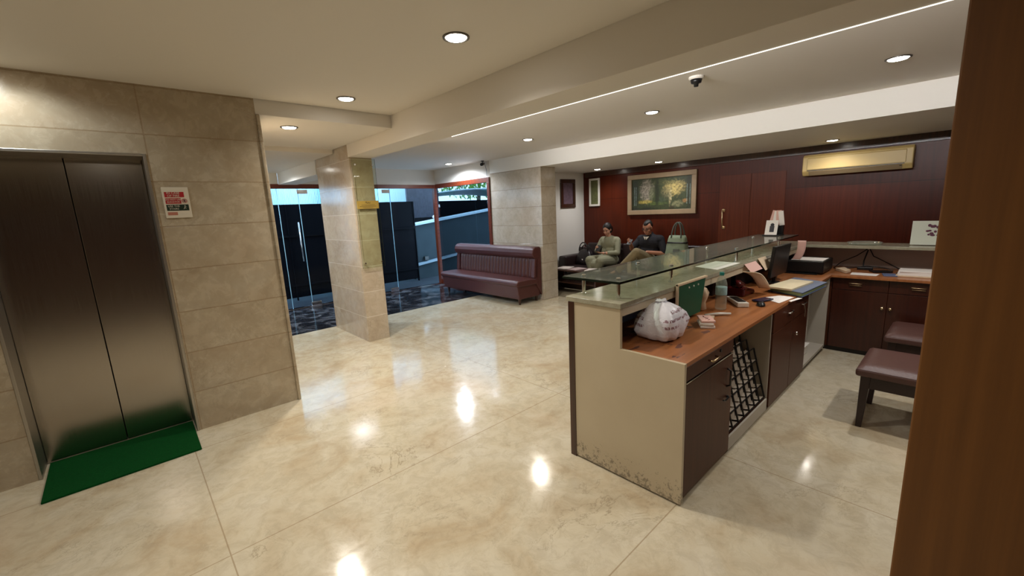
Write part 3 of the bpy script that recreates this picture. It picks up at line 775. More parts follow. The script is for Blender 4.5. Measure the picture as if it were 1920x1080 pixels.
# green glass transaction shelf on posts
t = thing('glass_transaction_shelf', 'long green-tinted glass shelf raised on chrome posts above the desk ledge', 'glass shelf', (3.75, 1.48, 1.062))
GX0, GX1, GY0, GY1, GZ = 1.985, 5.55, 1.285, 1.70, 1.162
b = MB(); b.box(GX0, GX1, GY0, GY1, GZ, GZ + 0.013)
gl = b.build('glass_top', ['desk_glass', 'glass_edge'], t)
for p in gl.data.polygons:
    if abs(p.normal.z) < 0.5: p.material_index = 1
for x in (2.065, 2.70, 3.88, 5.07):
    for y in (1.345, 1.595):
        b = MB(); b.lathe((x, y, 1.062), [(0.016, 0), (0.016, 0.006), (0.011, 0.008), (0.011, 0.088), (0.016, 0.092), (0.016, 0.0998)], 18)
        b.lathe((x, y, GZ + 0.0132), [(0.014, 0), (0.014, 0.006), (0.008, 0.011), (0.002, 0.012)], 18)
        b.build('post', 'chrome', t, smooth=False)

# ================================================================== THINGS ON AND IN THE DESK
TOP = 0.801
# leaning key rack in the open bay
t = thing('pigeonhole_rack', 'slanting dark lattice rack with pale cells in the open desk bay', 'rack', (2.95, 0.93, 0.09))
NCX, NCZ = 7, 6
def rk(u, v, d=0.0):     # u along x 0..1, v up the slope 0..1, d depth behind the face
    x = 2.622 + 0.722 * u
    y = 0.914 + 0.135 * v + d * 0.97; z = 0.130 + 0.545 * v - d * 0.23
    return Vector((x, y, z))
cellback = MB()
for j in range(NCZ):
    for i in range(NCX):
        if j >= 4 and i >= 6: continue
        if j >= 5 and i >= 5: continue
        u0, u1, v0, v1 = i / NCX + 0.02, (i + 1) / NCX - 0.02, j / NCZ + 0.015, (j + 1) / NCZ - 0.015
        # each cell is a small tray open to the front
        cellback.add([rk(u0, v0, .05), rk(u1, v0, .05), rk(u1, v1, .05), rk(u0, v1, .05), rk(u0, v0, 0.0), rk(u1, v0, 0.0)], [(0, 1, 2, 3), (4, 5, 1, 0)])
cellback.build('cell_liner', plain('cell_liner_grey', srgb(176, 164, 148), 0.6), t, solid=0.003)
b = MB()
for i in range(NCX + 1):
    vmax = 1.0 if i <= 5 else (5 / 6 if i <= 6 else 4 / 6)
    b.tube([rk(i / NCX, 0.0), rk(i / NCX, vmax)], 0.0065, 6)
    b.tube([rk(i / NCX, 0.0, .05), rk(i / NCX, vmax, .05)], 0.005, 6)
for j in range(NCZ + 1):
    umax = 1.0 if j <= 4 else (6 / 7 if j == 5 else 5 / 7)
    b.tube([rk(0, j / NCZ), rk(umax, j / NCZ)], 0.0045, 6)
b.build('lattice', 'black', t)
b = MB(); b.box(2.625, 3.345, 0.912, 0.965, 0.0905, 0.122); b.build('foot_rail', 'desk_wood', t)
# stored pale roll and bag in the second bay
b = MB(); b.lathe((2.0 + 1.17, 1.36, 0.0905), [(0.08, 0), (0.09, 0.10), (0.095, 0.3), (0.085, 0.52), (0.05, 0.64)], 18)
o = b.build('cloth_sack', plain('tan_sack', srgb(150, 112, 82), 0.9, noise=0.3, nscale=8, bump=0.6, bscale=20), smooth=True); tag(o, 'tan cloth sack behind the lattice rack in the open desk bay', 'sack')
t = thing('storage_box', 'white plastic box on the bottom of the far open desk bay', 'box', (4.62, 1.12, 0.0705))
b = MB(); b.prism([(4.42, 0.96), (4.80, 0.96), (4.80, 1.30), (4.42, 1.30)], 0.0705, 0.16); b.build('tub', 'white_plastic', t, bevel=0.012)
b = MB(); b.box(4.41, 4.81, 0.95, 1.31, 0.1605, 0.172); b.build('lid', 'white_plastic', t, bevel=0.004)

# plastic bag
def bag_mat():
    mt, nt, b_ = new_mat('printed_plastic_bag')
    vec, s = sep_obj(nt)
    # dark red printed lines of lettering on the front
    row = mathn(nt, 'FRACT', mathn(nt, 'MULTIPLY', s[2], 26.0))
    rowm = mathn(nt, 'LESS_THAN', row, 0.42)
    mp = N(nt, 'ShaderNodeMapping'); mp.inputs['Scale'].default_value = (120, 120, 45); nt.links.new(vec, mp.inputs[0])
    n = N(nt, 'ShaderNodeTexNoise'); n.inputs['Scale'].default_value = 1.0; n.inputs['Detail'].default_value = 1; nt.links.new(mp.outputs[0], n.inputs['Vector'])
    let = mathn(nt, 'GREATER_THAN', n.outputs['Fac'], 0.47)
    n2 = N(nt, 'ShaderNodeTexNoise'); n2.inputs['Scale'].default_value = 7.0; nt.links.new(vec, n2.inputs['Vector'])
    reg = mathn(nt, 'GREATER_THAN', n2.outputs['Fac'], 0.50)
    zz = mathn(nt, 'MULTIPLY', mathn(nt, 'GREATER_THAN', s[2], 0.885), mathn(nt, 'LESS_THAN', s[2], 1.0))
    xx = mathn(nt, 'GREATER_THAN', s[0], 2.16)
    mk = mathn(nt, 'MULTIPLY', mathn(nt, 'MULTIPLY', mathn(nt, 'MULTIPLY', rowm, let), reg), mathn(nt, 'MULTIPLY', zz, xx))
    col = mixc(nt, mathn(nt, 'MULTIPLY', mk, 0.8), srgb(240, 240, 250), srgb(120, 40, 60))
    nt.links.new(col, b_.inputs['Base Color'])
    b_.inputs['Roughness'].default_value = 0.3; b_.inputs['Subsurface Weight'].default_value = 0.0
    n3 = N(nt, 'ShaderNodeTexNoise'); n3.inputs['Scale'].default_value = 14; n3.inputs['Detail'].default_value = 4; n3.inputs['Distortion'].default_value = 1.2; nt.links.new(vec, n3.inputs['Vector'])
    bp = N(nt, 'ShaderNodeBump'); bp.inputs['Strength'].default_value = 0.7; bp.inputs['Distance'].default_value = 0.012
    nt.links.new(n3.outputs['Fac'], bp.inputs['Height']); nt.links.new(bp.outputs[0], b_.inputs['Normal'])
    return mt
from mathutils import noise as mnoise
def lumpy(b, c, prof, sx, sy, seg, amp, freq, seed, boxy=0.0, skew=(0, 0)):
    vs = []; n = len(prof)
    for i, (r, h) in enumerate(prof):
        for k in range(seg):
            a = 2 * PI * k / seg
            ca, sa = math.cos(a), math.sin(a)
            q = 1.0 / max(abs(ca), abs(sa)); q = 1 + (q - 1) * boxy
            nn = mnoise.noise(Vector((ca * freq + seed, sa * freq, h * freq * 6)))
            fold = 0.5 * amp * math.sin(a * 9 + 3 * nn + h * 10)
            rr = r * q * (1 + amp * nn * 1.6 + fold)
            vs.append((c[0] + rr * ca * sx + skew[0] * h, c[1] + rr * sa * sy + skew[1] * h, c[2] + h + amp * 0.03 * nn))
    fs = [(i * seg + k, i * seg + (k + 1) % seg, (i + 1) * seg + (k + 1) % seg, (i + 1) * seg + k) for i in range(n - 1) for k in range(seg)]
    fs.append(tuple(range(seg - 1, -1, -1))); fs.append(tuple((n - 1) * seg + k for k in range(seg)))
    return b.add(vs, fs)
t = thing('plastic_bag', 'stuffed white plastic shopping bag with red print on the wooden worktop', 'bag', (2.33, 1.27, TOP))
b = MB(); lumpy(b, (2.30, 1.195, TOP + 0.003), [(0.085, 0), (0.115, 0.012), (0.130, 0.05), (0.132, 0.10), (0.122, 0.14), (0.092, 0.175), (0.05, 0.20), (0.022, 0.212)], 1.10, 0.92, 64, 0.09, 1.5, 3.1, 0.55, (0.10, 0.1))
b.build('bag_body', bag_mat(), t, smooth=True)
b = MB(); lumpy(b, (2.321, 1.216, TOP + 0.205), [(0.020, 0), (0.016, 0.006), (0.030, 0.014), (0.022, 0.019)], 1.4, 1.0, 30, 0.25, 2, 8, 0)
b.build('knotted_handles', bag_mat(), t, smooth=True)

# green board hung under the ledge
t = thing('green_board', 'upright green board with pale frame hanging below the desk ledge', 'board', (2.80, 1.235, 0.80))
b = MB(); b.prism([(2.59, 1.060), (3.00, 1.060), (2.93, 0.825), (2.62, 0.825)][::-1], 1.236, 1.246, 'y'); b.build('green_panel', plain('board_green', srgb(8, 78, 52), 0.5), t, recalc=True)
b = MB(); b.box(2.576, 2.588, 1.232, 1.250, 0.805, 1.075); b.box(2.576, 3.02, 1.230, 1.2535, 1.0605, 1.075); b.build('frame', 'cream_paper', t, bevel=0.003)
for k in range(3):
    b = MB(); b.lathe((2.74 + 0.07 * k, 1.236, 1.030), [(0.007, 0), (0.006, -0.004), (0.001, -0.006)], 12, 'y'); b.build('stud', 'white_plastic', t)

# packet stack beside the bag
for i, (dz, rz, mt_, lab, ll) in enumerate(((0, 0.05, 'paper', 'white packet at the bottom of the small stack beside the plastic bag', 0.17),
                                (0.0165, -0.04, 'white_plastic', 'plain white packet in the middle of the small stack beside the bag', 0.17),
                                (0.033, 0.10, 'pink_paper', 'pinkish printed packet on top of the small stack beside the bag', 0.15))):
    t = thing('packet', lab, 'packet', (2.70, 1.10, TOP + dz), 0.5 + rz, 'packets stacked beside the bag')
    b = MB(); b.obox((0, 0, 0.008), (ll, 0.085, 0.0155)); local(b.build('packet_body', mt_, None, bevel=0.004, seg=3), t)
    if i == 2:
        b = MB()
        for k in range(5): b.tube([(-0.055 + 0.022 * k, 0.012 * math.sin(k * 2.2), 0.0162), (-0.04 + 0.022 * k, -0.014 * math.cos(k), 0.0162)], 0.0022, 6)
        local(b.build('print', plain('maroon_ink', srgb(110, 40, 40), 0.5), None), t)
b = MB(); b.obox((2.86, 1.14, TOP + 0.007), (0.10, 0.05, 0.013), (0, 0, 0.3)); o = b.build('packet', 'cream_paper', bevel=0.003); tag(o, 'flat cream packet behind the stack of packets on the worktop', 'packet')
b = MB(); b.tube([(2.90, 1.19, TOP + 0.012), (2.99, 1.13, TOP + 0.012), (3.04, 1.07, TOP + 0.012)], [0.008, 0.011, 0.007], 12); o = b.build('remote_control', 'white_plastic', smooth=True)
tag(o, 'small white remote lying in front of the water bottle', 'remote control')

# water bottle
t = thing('water_bottle', 'clear plastic water bottle with teal cap and label on the worktop', 'bottle', (3.17, 1.19, TOP))
M['pet'] = glass('clear_plastic', (0.93, 0.96, 0.95, 1), 0.05, 1.5, 2.2, 0.20)
pr = [(0.030, 0), (0.038, 0.006)]
for k in range(8): pr += [(0.039, 0.015 + 0.011 * k), (0.0365, 0.0205 + 0.011 * k)]
pr += [(0.039, 0.108), (0.0385, 0.175), (0.039, 0.18), (0.037, 0.20), (0.028, 0.228), (0.016, 0.248), (0.0135, 0.252), (0.0135, 0.262)]
b = MB(); b.lathe((3.17, 1.19, TOP), pr, 28); b.build('bottle_body', 'pet', t, smooth=True)
b = MB(); b.lathe((3.17, 1.19, TOP), [(0.0395, 0.112), (0.0397, 0.113), (0.0397, 0.17), (0.0395, 0.171)], 28)
b.build('label', plain('teal_label', srgb(150, 186, 188), 0.5, noise=0.4, nscale=45), t, smooth=True)
b = MB(); b.lathe((3.17, 1.19, TOP), [(0.0155, 0.256), (0.0160, 0.258), (0.0160, 0.276), (0.0145, 0.279)], 24); b.build('cap', plain('teal_cap', srgb(38, 128, 118), 0.4), t)

# telephone, maroon bag, mouse, phone, pens
t = thing('desk_phone', 'long flat white phone with dark keypad lying behind the water bottle', 'telephone', (3.43, 1.165, TOP), 0.63)
b = MB(); b.prism([(-0.14, 0.0), (0.14, 0.0), (0.14, 0.028), (-0.14, 0.036)], -0.04, 0.04, 'y'); local(b.build('body', 'white_plastic', None, bevel=0.006, recalc=True), t)
b = MB(); b.obox((0.0, 0.0, 0.0335), (0.21, 0.055, 0.004), (0, 0.0286, 0)); local(b.build('keypad', 'black', None), t)
t = thing('red_telephone', 'dark maroon telephone with handset further along the worktop', 'telephone', (3.80, 1.285, TOP), -0.05)
b = MB(); b.prism([(-0.12, 0.0), (0.12, 0.0), (0.10, 0.035), (-0.06, 0.075), (-0.11, 0.07)], -0.09, 0.09, 'y')
M['maroon_plastic'] = plain('maroon_plastic', srgb(80, 20, 22), 0.25)
local(b.build('body', 'maroon_plastic', None, bevel=0.012, seg=3, recalc=True), t)
b = MB(); b.tube([(-0.10, -0.06, 0.085), (-0.09, -0.03, 0.102), (-0.05, 0.0, 0.11), (0.0, 0.0, 0.105), (0.05, 0.0, 0.085), (0.085, -0.0, 0.06), (0.10, 0, 0.045)], [0.02, 0.022, 0.015, 0.014, 0.015, 0.022, 0.018], 14)
local(b.build('handset', 'maroon_plastic', None, smooth=True), t)
b = MB(); b.obox((0.055, 0.0, 0.050), (0.07, 0.12, 0.004), (0, 0.25, 0)); local(b.build('keypad', 'cream_paper', None), t)
b = MB(); b.ell((3.45, 1.005, TOP + 0.004), (0.05, 0.03, 0.028), 20, 10, (0, 0, 0.4)); 
b.v = [(x, y, max(z, TOP)) for x, y, z in b.v]
o = b.build('computer_mouse', 'black', smooth=True); tag(o, 'black computer mouse near the front edge of the worktop', 'mouse')
b = MB(); b.obox((3.62, 1.045, TOP + 0.010), (0.16, 0.075, 0.011), (0, 0, -0.30)); o = b.build('mobile_phone', plain('dark_blue_glossy', srgb(34, 34, 62), 0.15), bevel=0.004, seg=3); tag(o, 'dark blue mobile phone lying flat beside the white sheet', 'phone')
# cream teddy-like bundle behind the green board
b = MB(); lumpy(b, (3.07, 1.29, TOP), [(0.02, 0), (0.034, 0.01), (0.030, 0.06), (0.045, 0.10), (0.052, 0.13), (0.035, 0.165), (0.01, 0.18)], 1, 1, 24, 0.12, 1.5, 5, 0.1)
o = b.build('cream_bundle', 'cream_paper', smooth=True); tag(o, 'crumpled cream paper bundle standing behind the green board', 'bundle')
# dark goods pushed under the ledge
b = MB(); b.obox((3.80, 1.48, TOP + 0.09), (0.42, 0.12, 0.18), (0, 0, 0.02)); o = b.build('carton', plain('dark_carton', srgb(46, 30, 26), 0.6), bevel=0.004); tag(o, 'dark carton pushed back under the ledge behind the phones', 'box')
b = MB(); b.obox((4.26, 1.46, TOP + 0.095), (0.40, 0.14, 0.19), (0, 0, -0.05)); o = b.build('carton', plain('black_carton', srgb(22, 20, 24), 0.6), bevel=0.004); tag(o, 'black carton under the ledge beside the computer screen', 'box')

# open ledger leaning up, loose sheets, folder
def sheet(name, pts, mat, label, cat='paper', group=None, th=0.0012):
    # pts: quad corners; a real sheet with thickness, gently curved
    p = [Vector(q) for q in pts]
    b = MB()
    def fn(u, v):
        a = p[0].lerp(p[1], u); c_ = p[3].lerp(p[2], u); return a.lerp(c_, v)
    b.grid(fn, 6, 6)
    o = b.build(name, mat, solid=th); return tag(o, label, cat, group)
t = thing('ledger_book', 'thick open ledger with a curled cream page standing on the worktop', 'book', (3.95, 1.12, TOP))
b = MB()
def page(u, v):
    # curls from lying pages up to the left
    a = u
    x = 3.47 + 0.46 * a; z = 1.045 - 0.200 * a + 0.035 * math.sin(PI * a); y = 1.06 + 0.09 * v + 0.02 * a
    return (x, y, z)
b.grid(page, 16, 4); b.build('raised_page', 'cream_paper', t, smooth=True, solid=0.008)
b = MB(); b.prism([(3.93, 0.93), (4.40, 0.88), (4.44, 1.06), (3.97, 1.13)], TOP + 0.0405, TOP + 0.055); b.build('lying_pages', plain('ivory_pages', srgb(206, 192, 160), 0.7, noise=0.1, nscale=30), t, recalc=True)
t = thing('blue_folder', 'large grey blue folder with pale green pages near the desk corner', 'folder', (4.22, 1.0, TOP))
P4 = [(3.90, 0.845), (4.50, 0.80), (4.64, 1.08), (4.04, 1.13)]
b = MB(); b.prism(P4, TOP + 0.0, TOP + 0.006); b.build('cover', plain('slate_blue_cover', srgb(76, 86, 112), 0.5), t, bevel=0.002)
P5 = [(3.915, 0.855), (4.47, 0.815), (4.61, 1.07), (4.05, 1.115)]
b = MB(); b.prism(P5, TOP + 0.007, TOP + 0.032); b.build('pages', plain('pale_green_pages', srgb(150, 168, 120), 0.7), t)
b = MB(); b.prism(P4, TOP + 0.033, TOP + 0.040); b.build('cover', plain('slate_blue_cover_top', srgb(92, 104, 128), 0.45), t, bevel=0.002)
sheet('white_sheet', [(3.60, 0.925, TOP + .001), (3.88, 0.895, TOP + .001), (3.895, 1.00, TOP + .001), (3.72, 1.09, TOP + .001)], 'paper', 'white sheet of paper at the front edge below the open ledger')
sheet('folded_sheet', [(3.70, 0.872, TOP + .001), (3.86, 0.835, TOP + .004), (3.875, 0.870, TOP + .001), (3.715, 0.893, TOP + .001)], 'paper', 'narrow white sheet poking over the worktop edge in front of the blue folder')
G = 'notes stuck under the ledge'
sheet('paper_note', [(3.80, 1.250, 1.055), (4.06, 1.248, 1.055), (4.10, 1.20, 0.985), (3.84, 1.205, 0.98)], 'pink_paper', 'pink curled note hanging from the ledge above the ledger, on the left', 'note', G)
sheet('paper_note', [(4.12, 1.250, 1.07), (4.32, 1.248, 1.07), (4.40, 1.21, 0.965), (4.20, 1.205, 0.955)], 'cream_paper', 'cream square note hanging from the ledge next to the computer screen', 'note', G)
sheet('ledge_sheet', [(3.36, 1.30, 1.0635), (3.82, 1.29, 1.0635), (3.84, 1.50, 1.0635), (3.45, 1.51, 1.0635)], 'paper', 'white sheet lying on the stone ledge under the glass shelf')

# computer screen, printer
t = thing('computer_screen', 'black computer screen seen from behind the notes at the desk corner', 'monitor', (4.75, 1.22, TOP))
b = MB(); b.obox((4.47, 1.17, 1.02), (0.44, 0.03, 0.29), (0.10, 0, -0.02)); b.build('screen', 'black', t, bevel=0.006)
b = MB(); b.obox((4.47, 1.20, 0.86), (0.05, 0.03, 0.14), (0.1, 0, -0.02)); b.build('stand', 'black', t, bevel=0.004)
b = MB(); b.lathe((4.47, 1.24, TOP), [(0.09, 0), (0.09, 0.008), (0.03, 0.016)], 24); b.build('base', 'black', t)
t = thing('printer', 'black desktop printer with white paper in the corner of the desk', 'printer', (5.36, 1.12, TOP))
b = MB(); b.box(5.14, 5.56, 0.955, 1.40, TOP + 0.012, TOP + 0.135); b.build('body', 'black', t, bevel=0.012, seg=3)
b = MB(); b.box(5.11, 5.30, 1.0, 1.32, TOP, TOP + 0.012); b.build('output_tray', 'black', t, bevel=0.002)
sheet('printer_sheet', [(5.18, 0.97, TOP + .139), (5.18, 1.25, TOP + .139), (5.44, 1.25, TOP + .139), (5.44, 0.97, TOP + .139)], 'paper', 'white sheet lying on top of the black printer')
b = MB()
def curl(u, v):
    return (5.20 - 0.03 * v, 1.175 + 0.075 * u + 0.05 * (1 - v) ** 3 - 0.05, TOP + 0.142 + 0.20 * v)
b.grid(curl, 4, 10); o = b.build('curled_sheet', 'pink_paper', smooth=True, solid=0.0012); tag(o, 'tall curled white sheet standing up beside the printer', 'paper')

# leaflet stand on the glass shelf
t = thing('leaflet_stand', 'small slanted stand with a portrait card and pink leaflets on the glass shelf', 'leaflet stand', (5.36, 1.49, GZ + 0.0135))
z0 = GZ + 0.0135
b = MB(); b.prism([(5.30, z0), (5.45, z0), (5.45, z0 + 0.012), (5.31, z0 + 0.012)], 1.40, 1.58, 'y'); b.build('base', 'black', t, recalc=True)
b = MB(); b.obox((5.345, 1.50, z0 + 0.09), (0.006, 0.12, 0.165), (0, 0.30, 0)); b.build('card', 'paper', t)
b = MB(); b.obox((5.338, 1.495, z0 + 0.075), (0.004, 0.045, 0.07), (0, 0.30, 0)); b.ell((5.352, 1.495, z0 + 0.115), (0.006, 0.020, 0.024)); b.build('portrait_print', plain('dark_print', srgb(52, 50, 58), 0.6), t)
for k in range(4):
    b = MB(); b.obox((5.42 + 0.004 * k, 1.43 + 0.028 * k, z0 + 0.19 + 0.008 * (k % 2)), (0.003, 0.05, 0.16), (0.12 * (k - 1.5), 0.18, 0)); b.build('leaflet', 'pink_paper' if k % 2 else 'paper', t)
b = MB(); b.obox((5.43, 1.475, z0 + 0.06), (0.05, 0.14, 0.10), (0, 0.15, 0)); b.build('holder', 'black', t, bevel=0.002)

# short ledge: flower card, small glass tray
t = thing('greeting_card', 'white card with purple flowers standing on the ledge beside the wooden partition', 'card', (5.80, 0.24, 1.0625))
b = MB(); b.obox((5.80, 0.24, 1.185), (0.004, 0.29, 0.235), (0, 0.18, 0)); b.build('front_leaf', plain('card_white', srgb(222, 228, 212), 0.5), t)
b = MB(); b.obox((5.855, 0.24, 1.185), (0.004, 0.29, 0.235), (0, -0.22, 0)); b.build('back_leaf', 'paper', t)
b = MB(); random.seed(3)
for k in range(22):
    yy = 0.215 + random.uniform(-0.06, 0.06); zz = 1.205 + random.uniform(-0.045, 0.055)
    b.ell((5.797 + (zz - 1.185) * 0.18 - 0.0035, yy, zz), (0.0015, random.uniform(.008, .016), random.uniform(.008, .014)), 8, 6)
b.build('flower_print', plain('mauve_print', srgb(108, 62, 84), 0.6), t)
t = thing('glass_tray', 'flat clear glass tray on the short ledge against the wood wall', 'tray', (5.78, 0.74, 1.0625))
b = MB(); b.lathe((5.80, 0.74, 1.0625), [(0.10, 0), (0.14, 0.004), (0.15, 0.022), (0.146, 0.022), (0.137, 0.008), (0.02, 0.006)], 30); b.build('tray', 'pet', t, smooth=True)

# short worktop: papers, booklets, cables, pile
sheet('letter_sheet', [(5.29, 0.56, TOP + .002), (5.29, 0.76, TOP + .002), (5.45, 0.77, TOP + .002), (5.44, 0.55, TOP + .002)], 'paper', 'white sheet on the far worktop above the left drawer')
t = thing('booklet', 'small blue grey booklet beside the sheet on the far worktop', 'booklet', (5.40, 0.47, TOP))
b = MB(); b.obox((5.40, 0.475, TOP + 0.005), (0.15, 0.10, 0.009), (0, 0, 0.2)); b.build('pages', plain('blue_grey', srgb(96, 108, 140), 0.5), t, bevel=0.001)
for k, (mt_, lab) in enumerate((('cream_paper', 'bottom papers of the pile at the end of the far worktop'), ('paper', 'thick white ream on the pile at the end of the far worktop'), ('paper', 'top white booklet of the pile at the end of the far worktop'))):
    b = MB(); hh = (0.012, 0.03, 0.012)[k]; zz = (0, 0.0125, 0.043)[k]
    b.obox((5.48, 0.28 - 0.01 * k, TOP + zz + hh / 2), (0.22 + 0.02 * (k == 0), 0.30, hh), (0, 0, 0.04 * k)); o = b.build('paper_pile', mt_, bevel=0.002); tag(o, lab, 'papers', 'paper pile on the far worktop')
b = MB(); b.prism([(5.33, 0.80), (5.44, 0.78), (5.62, 0.86), (5.52, 0.92)], TOP, TOP + 0.03); o = b.build('pen_box', 'cream_paper', bevel=0.004); tag(o, 'slim cream box beside the printer on the far worktop', 'box')
cabs = [([(5.90, 0.70, 1.0), (5.86, 0.66, 0.93), (5.80, 0.55, 0.88), (5.70, 0.42, 0.82), (5.62, 0.36, 0.806), (5.55, 0.44, 0.806)], 'black cable running from the ledge down to the right over the worktop'),
        ([(5.90, 0.72, 1.0), (5.85, 0.80, 0.93), (5.78, 0.92, 0.86), (5.66, 0.96, 0.808), (5.60, 0.90, 0.806)], 'black cable running from the ledge down to the left toward the printer'),
        ([(5.66, 0.92, 0.807), (5.74, 0.80, 0.812), (5.80, 0.70, 0.83), (5.78, 0.55, 0.82), (5.70, 0.48, 0.807)], 'black cable lying in a loop along the back of the far worktop')]
for pts_, lab in cabs:
    b = MB(); b.tube(pts_, 0.005, 6); o = b.build('cable', 'black', smooth=True); tag(o, lab, 'cable', 'cables on the far worktop')
t = thing('cable_adapter', 'black power adapter on the far worktop below the ledge', 'adapter', (5.70, 0.70, TOP))
b = MB(); b.obox((5.70, 0.70, TOP + 0.016), (0.06, 0.13, 0.03), (0, 0, 0.1)); b.build('body', 'black', t, bevel=0.005)
b = MB(); b.tube([(5.73, 0.72, TOP + 0.03), (5.78, 0.725, TOP + 0.09), (5.86, 0.71, TOP + 0.19)], 0.006, 6); b.build('lead', 'black', t)
t = thing('calculator', 'dark calculator lying on the far worktop behind the booklet', 'calculator', (5.56, 0.56, TOP))
b = MB(); b.obox((5.58, 0.56, TOP + 0.008), (0.10, 0.16, 0.015), (0, 0, 0.5)); b.build('body', 'black', t, bevel=0.003)

# ================================================================== STOOLS
def stool(loc, lab, group=None):
    t = thing('stool', lab, 'stool', loc, 0, group)
    b = MB()
    def top(u, v):
        x = -0.27 + 0.54 * u; y = -0.22 + 0.44 * v
        e = min(u, 1 - u, v, 1 - v); return (x, y, 0.425 + 0.030 * (min(1, e / 0.14)) ** 0.45)
    b.grid(top, 20, 20)
    local(b.build('cushion', 'seat_vinyl', None, smooth=True, recalc=False), t)
    b = MB(); b.box(-0.275, 0.275, -0.225, 0.225, 0.375, 0.427); local(b.build('seat', 'seat_vinyl', None, bevel=0.016, seg=4), t)
    b = MB(); b.box(-0.24, 0.24, -0.19, -0.17, 0.29, 0.374); b.box(-0.24, 0.24, 0.17, 0.19, 0.29, 0.374); b.box(-0.24, -0.22, -0.17, 0.17, 0.29, 0.374); b.box(0.22, 0.24, -0.17, 0.17, 0.29, 0.374)
    local(b.build('apron', 'black_wood', None), t)
    for sx in (-1, 1):
        for sy in (-1, 1):
            b = MB(); x, y = sx * 0.232, sy * 0.183
            h0, h1 = 0.016, 0.027
            vs_ = [(x + a * h0, y + c_ * h0, 0) for a, c_ in ((-1, -1), (1, -1), (1, 1), (-1, 1))] + [(x - sx * 0.012 + a * h1, y - sy * 0.012 + c_ * h1, 0.374) for a, c_ in ((-1, -1), (1, -1), (1, 1), (-1, 1))]
            b.add(vs_, [(3, 2, 1, 0), (4, 5, 6, 7), (0, 1, 5, 4), (1, 2, 6, 5), (2, 3, 7, 6), (3, 0, 4, 7)])
            local(b.build('leg', 'black_wood', None, bevel=0.003), t)
    return t
M['black_wood'] = plain('black_stained_wood', srgb(40, 22, 20), 0.4)
s1 = stool((3.80, 0.20, 0), 'low brown vinyl stool with dark tapered legs nearest the wooden partition')
s2 = dup(s1, (4.78, 0.16, 0.0), 0.0, 'low brown vinyl stool in shade against the far cabinet doors')

# ================================================================== AIR CONDITIONER, PICTURES, WALL FITTINGS
t = thing('air_conditioner', 'lamplit yellow wall air conditioner high on the red wood wall', 'air conditioner', (XW, 1.12, 1.86))
b = MB(); b.prism([(XW - 0.001, 1.88), (XW - 0.001, 2.155), (XW - 0.15, 2.155), (XW - 0.19, 2.12), (XW - 0.195, 1.93), (XW - 0.15, 1.87)], 0.545, 1.69, 'y'); b.build('casing', 'ac', t, bevel=0.012, seg=3, recalc=True)
b = MB(); b.prism([(XW - 0.1955, 1.95), (XW - 0.1905, 2.11), (XW - 0.203, 2.10), (XW - 0.207, 1.95)], 0.61, 1.63, 'y'); b.build('front_panel', 'ac', t, bevel=0.004, recalc=True)
b = MB(); b.box(XW - 0.199, XW - 0.19, 0.62, 1.63, 1.933, 1.942); b.build('air_slot', 'black', t)
b = MB(); b.prism([(XW - 0.197, 1.93), (XW - 0.205, 1.925), (XW - 0.165, 1.872), (XW - 0.155, 1.872)], 0.64, 1.61, 'y'); b.build('louvre', 'ac_vent', t, recalc=True)
b = MB(); b.ell((XW - 0.198, 0.655, 1.918), (0.004, 0.012, 0.010)); b.build('sensor_window', 'black', t)

def frame_parts(t, x, y0, y1, z0, z1, wd, dep, mat):
    b = MB()
    b.box(x - dep, x, y0, y1, z0, z0 + wd); b.box(x - dep, x, y0, y1, z1 - wd, z1)
    b.box(x - dep, x, y0, y0 + wd, z0 + wd, z1 - wd); b.box(x - dep, x, y1 - wd, y1, z0 + wd, z1 - wd)
    return b.build('frame', mat, t, bevel=0.006, seg=2)

